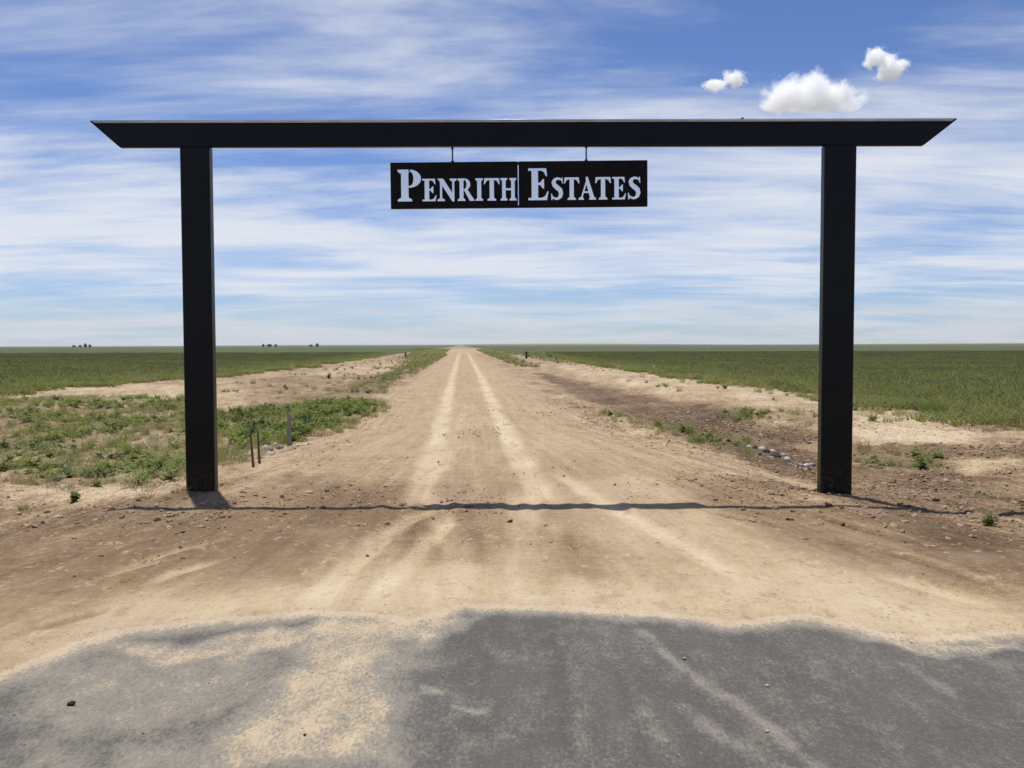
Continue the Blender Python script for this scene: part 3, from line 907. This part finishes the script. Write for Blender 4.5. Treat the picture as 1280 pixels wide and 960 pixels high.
def blade_patch(name, n, rad, h0, h1, width, lean, mats, seg=3, head=0.0, seed=0):
    r_ = random.Random(seed)
    vs_, fs_, mi = [], [], []
    for _ in range(n):
        a, rr = r_.uniform(0, 6.283), rad * math.sqrt(r_.random())
        bx_, by_ = rr * math.cos(a), rr * math.sin(a)
        h, wd = r_.uniform(h0, h1), width * r_.uniform(0.7, 1.3)
        la, ln = r_.uniform(0, 6.283), lean * r_.uniform(0.2, 1.0) * h
        ta = r_.uniform(0, 6.283)
        wx_, wy_ = math.cos(ta) * wd / 2, math.sin(ta) * wd / 2
        st = len(vs_)
        for k in range(seg):
            t = k / seg
            ox, oy = math.cos(la) * ln * t * t, math.sin(la) * ln * t * t
            ww = 1 - 0.55 * t
            vs_ += [(bx_ + ox - wx_ * ww, by_ + oy - wy_ * ww, h * t * (1 - 0.12 * t)), (bx_ + ox + wx_ * ww, by_ + oy + wy_ * ww, h * t * (1 - 0.12 * t))]
        vs_.append((bx_ + math.cos(la) * ln, by_ + math.sin(la) * ln, h * 0.88))
        for k in range(seg - 1):
            fs_.append((st + 2 * k, st + 2 * k + 1, st + 2 * k + 3, st + 2 * k + 2))
            mi.append(0)
        e = st + 2 * (seg - 1)
        fs_.append((e, e + 1, st + 2 * seg))
        mi.append(0)
        if head and r_.random() < head:
            hx, hy, hz = bx_ + math.cos(la) * ln * 0.9, by_ + math.sin(la) * ln * 0.9, h * 0.92
            q = len(vs_)
            vs_ += [(hx - 0.008, hy, hz), (hx, hy - 0.008, hz), (hx + 0.008, hy, hz), (hx, hy + 0.008, hz), (hx, hy, hz + 0.09), (hx, hy, hz - 0.02)]
            for i in range(4):
                fs_ += [(q + i, q + (i + 1) % 4, q + 4), (q + (i + 1) % 4, q + i, q + 5)]
                mi += [1, 1]
    me = bpy.data.meshes.new(name)
    me.from_pydata(vs_, [], fs_)
    for m in mats:
        me.materials.append(m)
    me.polygons.foreach_set('material_index', mi)
    me.update()
    return me


def leafy_weed(name, mats, n_stem, n_leaf, h, rad, leaf, seed):
    """stems leaning outwards with rows of pointed folded leaves"""
    r_ = random.Random(seed)
    vs_, fs_, mi = [], [], []
    for _ in range(n_stem):
        a = r_.uniform(0, 6.283)
        out, hh = rad * r_.uniform(0.15, 1.0), h * r_.uniform(0.45, 1.0)
        b0 = (r_.uniform(-0.03, 0.03), r_.uniform(-0.03, 0.03))
        st = len(vs_)
        for k in range(3):
            t = k / 2
            c = (b0[0] + math.cos(a) * out * t ** 1.3, b0[1] + math.sin(a) * out * t ** 1.3, hh * t)
            ww = 0.004 * (1 - 0.7 * t)
            vs_ += [(c[0] - math.sin(a) * ww, c[1] + math.cos(a) * ww, c[2]), (c[0] + math.sin(a) * ww, c[1] - math.cos(a) * ww, c[2])]
        fs_ += [(st, st + 1, st + 3, st + 2), (st + 2, st + 3, st + 5, st + 4)]
        mi += [0, 0]
        for _k in range(n_leaf):
            t = r_.uniform(0.12, 1.0)
            c = (b0[0] + math.cos(a) * out * t ** 1.3, b0[1] + math.sin(a) * out * t ** 1.3, hh * t)
            la, el = r_.uniform(0, 6.283), r_.uniform(-0.2, 0.9)
            L = leaf * r_.uniform(0.5, 1.2) * (1.15 - 0.5 * t)
            dx, dy, dz = math.cos(la) * math.cos(el), math.sin(la) * math.cos(el), math.sin(el)
            sx_, sy_ = -math.sin(la), math.cos(la)
            wd = L * r_.uniform(0.16, 0.30)
            q = len(vs_)
            vs_ += [c, (c[0] + dx * L * .45 + sx_ * wd, c[1] + dy * L * .45 + sy_ * wd, c[2] + dz * L * .45 + 0.006),
                    (c[0] + dx * L, c[1] + dy * L, c[2] + dz * L - L * 0.15),
                    (c[0] + dx * L * .45 - sx_ * wd, c[1] + dy * L * .45 - sy_ * wd, c[2] + dz * L * .45 + 0.006)]
            fs_ += [(q, q + 1, q + 2), (q, q + 2, q + 3)]
            m_ = 0 if r_.random() < 0.8 else 1
            mi += [m_, m_]
    me = bpy.data.meshes.new(name)
    me.from_pydata(vs_, [], fs_)
    for m in mats:
        me.materials.append(m)
    me.polygons.foreach_set('material_index', mi)
    me.update()
    return me


def stone_mesh(name, mat, seed, sub=2, rough=0.35, flat=0.7):
    r_ = random.Random(seed)
    bm = bmesh.new()
    bmesh.ops.create_icosphere(bm, subdivisions=sub, radius=1.0)
    cuts = [Vector((r_.gauss(0, 1), r_.gauss(0, 1), r_.gauss(0, 1))).normalized() for _ in range(9)]
    lim = [r_.uniform(0.55, 0.9) for _ in cuts]
    for v in bm.verts:
        for c, l in zip(cuts, lim):                       # flat broken faces
            dd = v.co.dot(c)
            if dd > l:
                v.co -= c * (dd - l) * 0.92
        v.co *= 1 + rough * 0.25 * r_.uniform(-1, 1)
        v.co.z *= flat
    me = bm_mesh(bm, name)
    me.materials.append(mat)
    return me


# --- crop
crop_near = src_coll('crop_near', [blade_patch('crop_patch_near', 260, 0.55, 0.38, 0.60, 0.024, 1.2, [M['crop'], M['crop_head']], 3, 0.22, k) for k in range(4)])
crop_far = src_coll('crop_far', [blade_patch('crop_patch_far', 460, 1.25, 0.38, 0.64, 0.032, 1.1, [M['crop'], M['crop_head']], 2, 0.10, 50 + k) for k in range(4)])


def jitter_grid(x0, x1, y0, y1, step):
    gx, gy = np.meshgrid(np.arange(x0, x1, step), np.arange(y0, y1, step))
    gx, gy = gx.ravel(), gy.ravel()
    return gx + rng.uniform(-.5, .5, gx.shape) * step, gy + rng.uniform(-.5, .5, gy.shape) * step


def crop_pts(fn, x0, x1, y0, y1, step, edge):
    gx, gy = jitter_grid(x0, x1, y0, y1, step)
    thin = 0.35 * fbm(gx * 0.25, gy * 0.25, 3)
    m = (fn(gx, gy) > edge + 1.6 * fbm(gx * 0.3, gy * 0.3, 3)) & (np.abs(gx) < 0.70 * gy + 5)
    gx, gy = gx[m], gy[m]
    zz = height(gx, gy, False) - 0.02
    n = len(gx)
    rot = np.stack([np.zeros(n), np.zeros(n), rng.uniform(0, 6.28, n)], 1)
    hv = 0.92 + 0.25 * fbm(gx * 0.12, gy * 0.12, 3) + rng.uniform(-.08, .08, n)
    ed = sst(0, 2.5, fn(gx, gy))
    scl = np.stack([np.ones(n), np.ones(n), hv * (0.62 + 0.38 * ed)], 1)
    return np.stack([gx, gy, zz], 1), rot, scl, rng.integers(0, 4, n)


for fn, lab, xs in ((field_right, 'dense green grain crop growing right of the road', (8, 70)), (field_left, 'dense green grain crop growing left of the road', (-80, -8))):
    a = crop_pts(fn, xs[0], xs[1], 11, 19, 0.62, 0.0)
    scatter('grain_crop', *a, crop_near, lab + ', nearer part', 'crop')
    a = crop_pts(fn, (xs[0] if xs[0] > 0 else -150), (xs[1] if xs[0] < 0 else 140), 17.5, 190, 1.4, 0.0)
    a[2][:, 2] *= 1.0 - 0.2 * sst(110, 190, a[0][:, 1])
    a[0][:, 2] -= 0.36 * sst(90, 200, a[0][:, 1]) * 0.8
    scatter('grain_crop', *a, crop_far, lab + ', farther part', 'crop')

# --- weeds and dry grass on the disturbed verge
weeds = src_coll('weed', [leafy_weed('weed_a%d' % k, [M['weed_a'], M['weed_b']], 11, 12, 0.30, 0.20, 0.085, k) for k in range(3)]
                 + [leafy_weed('weed_b%d' % k, [M['weed_b'], M['weed_a']], 9, 11, 0.24, 0.22, 0.075, 20 + k) for k in range(2)]
                 + [leafy_weed('weed_c%d' % k, [M['weed_c'], M['weed_a']], 12, 12, 0.34, 0.20, 0.095, 40 + k) for k in range(2)])
dryc = src_coll('dry', [blade_patch('dry_tuft%d' % k, 60, 0.14, 0.08, 0.26, 0.006, 0.9, [M['dry']], 3, 0.0, 70 + k) for k in range(3)]
                + [blade_patch('green_tuft%d' % k, 60, 0.12, 0.10, 0.28, 0.007, 0.8, [M['weed_a']], 3, 0.0, 80 + k) for k in range(2)])
P_, R_, S_, I_ = [], [], [], []
DP, DR, DS, DI = [], [], [], []
for gi_, (pts, dn) in enumerate(GREEN):
    poly = G(pts, -0.2)
    A = np.array(poly)
    bx0, bx1, by0, by1 = A[:, 0].min(), A[:, 0].max(), A[:, 1].min(), A[:, 1].max()
    dist = by0
    step = 0.21 + 0.006 * max(dist - 12, 0)
    gx, gy = jitter_grid(bx0 - 0.5, bx1 + 0.5, by0 - 0.5, by1 + 0.5, step)
    sd = poly_sd(gx, gy, poly, 1.0)
    nz = fbm(gx * 0.55, gy * 0.4, 4) + 0.4 * fbm(gx * 2.1, gy * 1.7, 2)
    keep = (sd + 0.7 * nz > 0.0) & (nz > 0.38 - 0.42 * (dn - 0.35) * (1.15 if gi_ == 1 else 1.0)) & (rng.random(gx.shape) < min(0.95, 0.75 * dn + 0.1))
    big = 1.0 + max(0, dist - 20) * 0.015
    for ax, ay, az in zip(gx[keep], gy[keep], height(gx[keep], gy[keep])):
        P_.append((ax, ay, az - 0.01))
        R_.append((rng.uniform(-.15, .15), rng.uniform(-.15, .15), rng.uniform(0, 6.28)))
        hgt = rng.uniform(0.45, 1.15) * big
        S_.append((hgt * 1.1, hgt * 1.1, hgt * (0.7 if gi_ not in (1,) else 0.85)))
        if gi_ == 1:
            I_.append(int(rng.choice([0, 1, 2, 5, 6])))
        else:
            I_.append(int(rng.choice([0, 1, 2, 3, 3, 4, 4, 6])))
    keep2 = (~keep) & (sd > -0.6) & (rng.random(gx.shape) < 0.33 * min(1.0, dn) ** 1.5)
    for ax, ay, az in zip(gx[keep2], gy[keep2], height(gx[keep2], gy[keep2])):
        DP.append((ax, ay, az - 0.01))
        DR.append((0, 0, rng.uniform(0, 6.28)))
        t = rng.uniform(0.5, 1.2) * big
        DS.append((t, t, t))
        DI.append(int(rng.choice([0, 1, 2, 0, 1, 3, 4])))
scatter('weed_cover', np.array(P_), R_, S_, I_, weeds, 'patchy low green weeds covering the verges beside the dirt road', 'weeds')

# dry and green grass tufts along the crop edges and over the rough verge
for fn, x0, x1 in ((field_right, 7, 40), (field_left, -45, -5)):
    gx, gy = jitter_grid(x0, x1, 11, 75, 0.34)
    e = fn(gx, gy)
    nz = fbm(gx * 0.5, gy * 0.35, 3)
    pr = np.where(e > 0, 0.6 * sst(1.6, 0, e), 0.5 * sst(-2.0, 0, e)) * sst(-0.35, 0.3, nz)
    k = (rng.random(gx.shape) < pr) & (np.abs(gx) < 0.7 * gy + 4)
    for ax, ay, az in zip(gx[k], gy[k], height(gx[k], gy[k])):
        DP.append((ax, ay, az - 0.01))
        DR.append((0, 0, rng.uniform(0, 6.28)))
        t = rng.uniform(0.6, 1.5) * (1 + 0.012 * max(ay - 20, 0))
        DS.append((t, t, t))
        DI.append(int(rng.choice([0, 1, 2, 3, 4, 3])))
gx, gy = jitter_grid(-9, -2.5, 9, 16, 0.22)
s = lateral(gx, gy)
k = (s < -3.4) & (rng.random(gx.shape) < 0.28 * sst(-0.2, 0.35, fbm(gx * 0.7, gy * 0.7, 3))) & (gy > 9.5 - 0.2 * gx * 0)
for ax, ay, az in zip(gx[k], gy[k], height(gx[k], gy[k])):
    DP.append((ax, ay, az - 0.01))
    DR.append((0, 0, rng.uniform(0, 6.28)))
    t = rng.uniform(0.3, 0.8)
    DS.append((t, t, t * 0.8))
    DI.append(int(rng.choice([0, 1, 2, 4])))
scatter('grass_tufts', np.array(DP), DR, DS, DI, dryc, 'straw coloured and green grass tufts scattered over the verges', 'grass')

# --- clods and pebbles
clods = src_coll('clod', [stone_mesh('clod%d' % k, M['clod'], 100 + k, 1, 0.8, 0.65) for k in range(4)]
                 + [stone_mesh('pebble%d' % k, M['stone_grey'], 120 + k, 1, 0.5, 0.7) for k in range(2)])
gx, gy = jitter_grid(-14, 14, 5.2, 26, 0.048)
m = np.abs(gx) < 0.66 * gy + 1
gx, gy = gx[m], gy[m]
T_, D_, _g, _d = ground_fields(gx, gy)
q = np.abs(lateral(gx, gy)) / half_width(gy)
nz = fbm(gx * 0.8, gy * 0.5, 4)
pr = 0.008 + 0.30 * sst(0.58, 0.28, T_) + 0.16 * sst(1.45, 1.15, D_) * sst(0.95, 1.1, D_) + 0.12 * sst(0.85, 1.15, q) + 0.22 * sst(0.12, 0.5, nz)
pr = pr * (0.35 + 0.65 * sst(-0.3, 0.3, nz)) * (D_ > 1.0) * (np.maximum(field_left(gx, gy), field_right(gx, gy)) < 0)
k = rng.random(gx.shape) < pr
gx, gy = gx[k], gy[k]
n = len(gx)
zz = height(gx, gy)
sz = 0.0035 + 0.013 * rng.random(n) ** 8.0 * (1 + 0.03 * gy) + 0.0045 * rng.random(n)
sz = sz * (1 + 0.7 * sst(0.58, 0.32, T_[k]))
scatter('soil_clods', np.stack([gx, gy, zz + sz * 0.2], 1), np.stack([rng.uniform(-.5, .5, n), rng.uniform(-.5, .5, n), rng.uniform(0, 6.28, n)], 1),
        np.stack([sz * rng.uniform(.8, 1.6, n), sz * rng.uniform(.8, 1.6, n), sz], 1), rng.choice([0, 1, 2, 3], n), clods,
        'small brown clods and pebbles strewn over the graded soil', 'clods')

gx, gy = jitter_grid(-6, 6, 2.6, 6.4, 0.055)
T_, D_, _g, _d = ground_fields(gx, gy)
nz = fbm(gx * 1.1, gy * 1.1, 4)
k = (rng.random(gx.shape) < (0.006 + 0.10 * sst(0.2, 0.8, D_) + 0.05 * sst(0.15, 0.5, nz))) & (D_ < 1.3)
gx, gy = gx[k], gy[k]
n = len(gx)
sz = 0.0016 + 0.0045 * rng.random(n) ** 4
scatter('loose_grit', np.stack([gx, gy, np.full(n, 0.002)], 1), np.stack([rng.uniform(-.5, .5, n), rng.uniform(-.5, .5, n), rng.uniform(0, 6.28, n)], 1),
        np.stack([sz * rng.uniform(.8, 1.7, n), sz * rng.uniform(.8, 1.7, n), sz], 1), rng.choice([0, 1, 2, 3, 0, 4, 5], n), clods,
        'fine brown and grey grit strewn over the asphalt', 'grit')

# ------------------------------------------------------------------ single plants, stakes, stones
def single_plant(px, py, mats, ns, nl, h, rad, leaf, seed, label, name='weed_plant'):
    ax, ay = px2w(px, py, -0.1)
    az = gz(ax, ay)
    ax, ay = px2w(px, py, az)
    me = leafy_weed(name, mats, ns, nl, h, rad, leaf, seed)
    o = link(name, me, None, None, (ax, ay, gz(ax, ay) - 0.005))
    tag(o, label, 'plant', 'single weeds on bare soil')


single_plant(93, 626, [M['weed_c'], M['weed_a']], 14, 12, 0.15, 0.08, 0.06, 301, 'small dark green weed alone on bare soil near the left edge')
single_plant(1237, 658, [M['weed_a'], M['weed_b']], 12, 11, 0.15, 0.10, 0.06, 302, 'small green weed near the right edge beside the post shadow')
single_plant(1146, 583, [M['weed_b'], M['weed_a']], 14, 12, 0.13, 0.20, 0.06, 303, 'low spreading grey green weed on soil right of the right post')
single_plant(120, 606, [M['weed_a'], M['weed_b']], 10, 10, 0.10, 0.10, 0.05, 304, 'tiny green weed between the lone dark weed and the left weed patch')
single_plant(411, 474, [M['weed_c'], M['weed_a']], 14, 12, 0.42, 0.25, 0.14, 305, 'bushy dark weed standing on the sandy strip left of the road')
single_plant(507, 447, [M['weed_c'], M['weed_c']], 20, 14, 0.95, 0.30, 0.25, 306, 'dark upright bush beyond the left verge at the crop edge')


def stake(name, px, py, hpx, wid, dep_, mat, lean, label, cat, group=None, point=False):
    ax, ay = px2w(px, py, -0.1)
    az = gz(ax, ay)
    ax, ay = px2w(px, py, az)
    h = hpx * ay / F_PX
    bm = bmesh.new()
    v = box_bm(bm, -wid / 2, wid / 2, -dep_ / 2, dep_ / 2, -0.15, h)
    if point:
        for q in v[4:]:
            q.co.x *= 0.55
            q.co.y *= 0.7
    for q in v[4:]:
        q.co.z += random.uniform(-0.02, 0.01)
    bevel_all(bm, min(wid, dep_) * 0.12, 1)
    o = link(name, bm_mesh(bm, name), mat, None, (ax, ay, gz(ax, ay)))
    o.rotation_euler = (lean[0], lean[1], lean[2])
    tag(o, label, cat, group)
    return o


stake('wooden_stake', 316.5, 582, 44, 0.045, 0.03, M['wood'], (0.02, -0.07, 0.3), 'left one of two dark wooden stakes by the left post', 'stake', 'survey stakes beside the road', True)
stake('wooden_stake', 324.0, 579, 41, 0.040, 0.03, M['wood'], (-0.03, -0.05, -0.2), 'right one of two dark wooden stakes by the left post', 'stake', 'survey stakes beside the road', True)
stake('marker_stake', 361, 556, 41, 0.070, 0.03, M['grey_wood'], (0.0, 0.01, 0.15), 'pale grey marker stake standing in front of the green weeds', 'stake', 'survey stakes beside the road')
stake('white_marker', 817.5, 465, 8, 0.16, 0.05, M['white'], (0.0, 0.02, 0.1), 'small white marker at the near edge of the right crop', 'marker')


def pedestal(px, py, hpx, label):
    ax, ay = px2w(px, py, 0.0)
    h = hpx * ay / F_PX
    e = empty('utility_pedestal', (ax, ay, gz(ax, ay)))
    bm = bmesh.new()
    box_bm(bm, -0.13, 0.13, -0.12, 0.12, -0.1, h * 0.86)
    bevel_all(bm, 0.03, 2)
    link('body', bm_mesh(bm, 'body'), M['dark_plastic'], e)
    bm = bmesh.new()
    v = box_bm(bm, -0.16, 0.16, -0.15, 0.15, h * 0.862, h)
    for q in v[4:]:
        q.co.x *= 0.7
        q.co.y *= 0.7
    bevel_all(bm, 0.03, 2)
    link('cap', bm_mesh(bm, 'cap'), M['dark_plastic'], e)
    tag(e, label, 'pedestal')


pedestal(658, 448, 9, 'small dark upright pedestal beyond the right verge of the road')


def stone(name, px, py, r_cm, mat, seed, label, group=None, flat=0.7, z=None):
    ax, ay = px2w(px, py, -0.08 if z is None else z)
    az = gz(ax, ay) if z is None else z
    if z is None:
        ax, ay = px2w(px, py, az)
        az = gz(ax, ay)
    me = stone_mesh(name, mat, seed, 2, 0.35, flat)
    o = link(name, me, None, None, (ax, ay, az + r_cm * 0.01 * flat * 0.35))
    rr = random.Random(seed)
    o.scale = (r_cm * 0.01 * rr.uniform(0.9, 1.5), r_cm * 0.01 * rr.uniform(0.8, 1.2), r_cm * 0.01)
    o.rotation_euler = (rr.uniform(-.3, .3), rr.uniform(-.3, .3), rr.uniform(0, 6.28))
    tag(o, label, 'stone', group)


GR = 'loose stones on the asphalt'
stone('loose_stone', 855, 824, 1.0, M['stone_pale'], 11, 'small pale stone on the asphalt, nearest to the sand edge', GR, z=0.004)
stone('loose_stone', 958, 858, 1.0, M['stone_pale'], 12, 'small pale stone on the asphalt, right of the dusty tyre streak', GR, z=0.004)
stone('loose_stone', 1065, 842, 0.7, M['stone_pale'], 13, 'tiny pale stone farthest right on the asphalt', GR, z=0.004)
stone('loose_stone', 958, 915, 0.8, M['stone_pale'], 14, 'small pale stone lying in the dusty tyre streak on the asphalt', GR, z=0.004)
stone('loose_stone', 88, 879, 1.7, M['stone_dark'], 15, 'black stone on the asphalt near the left edge', GR, z=0.004)
stone('loose_stone', 380, 918, 0.7, M['stone_dark'], 16, 'tiny dark stone on the dusty left part of the asphalt', GR, z=0.004)
stone('loose_clod', 637, 651, 3.0, M['stone_dark'], 17, 'small dark clod in the middle of the road in line with the sign', 'loose clods on the dirt road', 0.5)
stone('loose_clod', 823, 681, 3.0, M['stone_dark'], 18, 'small dark clod on the right half of the dirt road', 'loose clods on the dirt road', 0.5)
stone('loose_clod', 917, 747, 2.2, M['stone_dark'], 19, 'small dark clod on pale sand close to the asphalt', 'loose clods on the dirt road', 0.5)

rr = random.Random(5)
RIP = [(928, 556, 8, 1), (936, 559, 7, 0), (944, 561, 9, 2), (952, 563, 8, 0), (958, 566, 9, 2), (965, 566, 8, 0), (971, 570, 10, 2), (978, 570, 7, 0),
       (985, 574, 10, 0), (993, 577, 8, 1), (1000, 580, 7, 1), (1008, 583, 7, 0), (950, 568, 6, 2), (964, 573, 6, 1), (990, 581, 6, 2), (1015, 580, 7, 1)]
ORD = ['first', 'second', 'third', 'fourth', 'fifth', 'sixth', 'seventh']


def stone_row(lst, seed, where, group):
    for mk, nm, mt in ((0, 'pale', M['stone_pale']), (1, 'grey', M['stone_grey']), (2, 'dark', M['stone_dark'])):
        for k, (a, b, r_cm) in enumerate(sorted((a, b, c) for a, b, c, m_ in lst if m_ == mk)):
            stone('riprap_stone', a, b, r_cm * 0.8, mt, seed + 20 * mk + k, '%s %s broken stone from the left %s' % (ORD[k], nm, where), group, 0.75)


stone_row(RIP, 400, 'in the rock row left of the right post', 'riprap stones by the right post')
RIL = [(300, 566, 7, 1), (306, 562, 6, 0), (332, 560, 8, 0), (338, 562, 7, 1), (344, 556, 7, 0), (350, 560, 8, 1), (340, 553, 6, 2), (296, 572, 7, 0), (330, 568, 6, 1), (372, 557, 6, 0)]
stone_row(RIL, 500, 'around the stakes beside the left post', 'riprap stones by the stakes')


# ------------------------------------------------------------------ far trees on the horizon
def far_tree(px, hpx, wpx, dist, seed, label):
    h, wd = 0.8 * hpx * dist / F_PX, wpx * dist / F_PX
    ax = (px - 640) / F_PX * dist
    e = empty('far_tree', (ax, dist, gz(ax, dist) - 0.2))
    bm = bmesh.new()
    bmesh.ops.create_cone(bm, cap_ends=True, segments=7, radius1=h * 0.05, radius2=h * 0.02, depth=h * 0.6, matrix=Matrix.Translation((0, 0, h * 0.3)))
    link('trunk', bm_mesh(bm, 'trunk'), M['bark'], e)
    r_ = random.Random(seed)
    vs_, fs_ = [], []
    for _ in range(520):
        u = Vector((r_.gauss(0, 1), r_.gauss(0, 1), r_.gauss(0, 1))).normalized() * r_.random() ** 0.4
        lump = 0.75 + 0.25 * math.sin(u.x * 5 + seed) * math.cos(u.z * 4 + seed)
        c = Vector((u.x * wd / 2 * lump, u.y * wd / 2 * lump, h * 0.44 + u.z * h * 0.50 * lump))
        a, b = Vector((r_.gauss(0, 1), r_.gauss(0, 1), r_.gauss(0, 1))).normalized(), Vector((r_.gauss(0, 1), r_.gauss(0, 1), r_.gauss(0, 1))).normalized()
        L = h * 0.09
        q = len(vs_)
        vs_ += [tuple(c - a * L), tuple(c + b * L * .6), tuple(c + a * L), tuple(c - b * L * .6)]
        fs_.append((q, q + 1, q + 2, q + 3))
    me = bpy.data.meshes.new('crown')
    me.from_pydata(vs_, [], fs_)
    me.update()
    link('crown', me, M['far_leaf'], e)
    tag(e, label, 'tree', 'trees on the horizon')


far_tree(93, 5, 6, 1350, 1, 'low round tree on the horizon, leftmost of the left clump')
far_tree(101, 5, 5, 1380, 2, 'small tree on the horizon, second from left in the left clump')
far_tree(107.5, 8, 5, 1360, 3, 'tallest tree of the left clump on the horizon')
far_tree(113, 6, 5, 1340, 4, 'rightmost tree of the left clump on the horizon')
far_tree(329.5, 6, 4, 1300, 5, 'thin tree on the horizon left of the wide dark one')
far_tree(337.5, 6.5, 9, 1280, 6, 'wide dark tree on the horizon just right of the left post')
far_tree(345, 6, 4, 1310, 7, 'thin tree on the horizon right of the wide dark one')
far_tree(389, 5, 6, 1400, 8, 'low tree on the horizon, left one of the pair')
far_tree(397, 7, 5, 1400, 9, 'taller tree on the horizon, right one of the pair')


# ------------------------------------------------------------------ cumulus clouds
def cumulus(px, py, wpx, hpx, dist, blobs, seed, label):
    b = (480.0 - py) / F_PX
    dirv = Vector(((px - 640) / F_PX, math.cos(PITCH) + b * math.sin(PITCH), -math.sin(PITCH) + b * math.cos(PITCH)))
    c = Vector((0, 0, CAM_H)) + dirv * (dist / dirv.y)
    W, H_ = wpx * dist / F_PX, hpx * dist / F_PX
    bm = bmesh.new()
    bmesh.ops.create_icosphere(bm, subdivisions=4, radius=1.0)
    me = bm_mesh(bm, 'cumulus_cloud')
    o = link('cumulus_cloud', me, None, None, c)
    o.scale = (W * 0.62, W * 0.5, H_ * 0.72)
    m, nt = new_mat('cloud_%d' % seed)
    co = nt.n('ShaderNodeTexCoord').outputs['Object']
    asp = H_ / W
    nco = nt.mapping(co, (1.0, 0.7, 1.16 * asp), loc=(seed * 3.1, seed * 1.7, 0))
    n1 = nt.noise(nco, 3.0, 10.0, 0.70, 0.2)
    shape = None
    for bx_, bz_, rx, rz in blobs:
        dd = nt.n('ShaderNodeVectorMath', {0: nt.mapping(co, (1 / rx, 1 / (rx * 1.15), 1 / rz), loc=(-bx_ / rx, 0, -bz_ / rz))}, operation='LENGTH').outputs['Value']
        v = nt.math('SUBTRACT', 1.0, dd)
        shape = v if shape is None else nt.math('SMOOTH_MAX', shape, v, 0.2)
    f = nt.math('ADD', shape, nt.math('MULTIPLY', nt.math('SUBTRACT', n1, 0.56), 2.6))
    sepz = nt.n('ShaderNodeSeparateXYZ', {0: co}).outputs[2]
    dens = nt.math('MULTIPLY', nt.smooth(f, 0.0, 0.42), nt.smooth(sepz, -0.86, -0.62))
    dens = nt.math('MULTIPLY', dens, 15.0 / W)
    vol = nt.n('ShaderNodeVolumePrincipled', {'Color': (1, 1, 1, 1), 'Density': dens, 'Anisotropy': 0.45})
    out = nt.n('ShaderNodeOutputMaterial')
    nt.t.links.new(vol.outputs[0], out.inputs['Volume'])
    me.materials.append(m)
    tag(o, label, 'cloud', 'small cumulus clouds')


cumulus(1018, 114, 124, 46, 7000, [(-0.45, -0.22, 0.45, 0.85), (-0.1, -0.1, 0.5, 0.95), (0.25, -0.25, 0.5, 0.75), (0.6, -0.45, 0.38, 0.42)], 1, 'largest white cumulus cloud just above the right end of the beam')
cumulus(908, 103, 54, 22, 7400, [(0.3, 0.2, 0.5, 0.85), (-0.4, -0.25, 0.55, 0.55)], 2, 'smallest wispy white cloud left of the large cumulus')
cumulus(1107, 84, 58, 42, 7200, [(-0.3, 0.35, 0.5, 0.5), (0.15, -0.1, 0.6, 0.65), (0.45, 0.0, 0.4, 0.5)], 3, 'ragged white cloud highest of the three at upper right')


# ------------------------------------------------------------------ thin summer haze over the plain
bm = bmesh.new()
box_bm(bm, -16000, 16000, -300, 19000, -22, 60)
hz_o = link('haze', bm_mesh(bm, 'haze'))
m, nt = new_mat('haze')
hv = nt.n('ShaderNodeVolumePrincipled', {'Color': (0.86, 0.90, 0.97, 1), 'Density': 0.00006, 'Anisotropy': 0.2})
ho = nt.n('ShaderNodeOutputMaterial')
nt.t.links.new(hv.outputs[0], ho.inputs['Volume'])
hz_o.data.materials.append(m)
tag(hz_o, 'thin pale haze over the distant plain', 'haze', None, 'stuff')
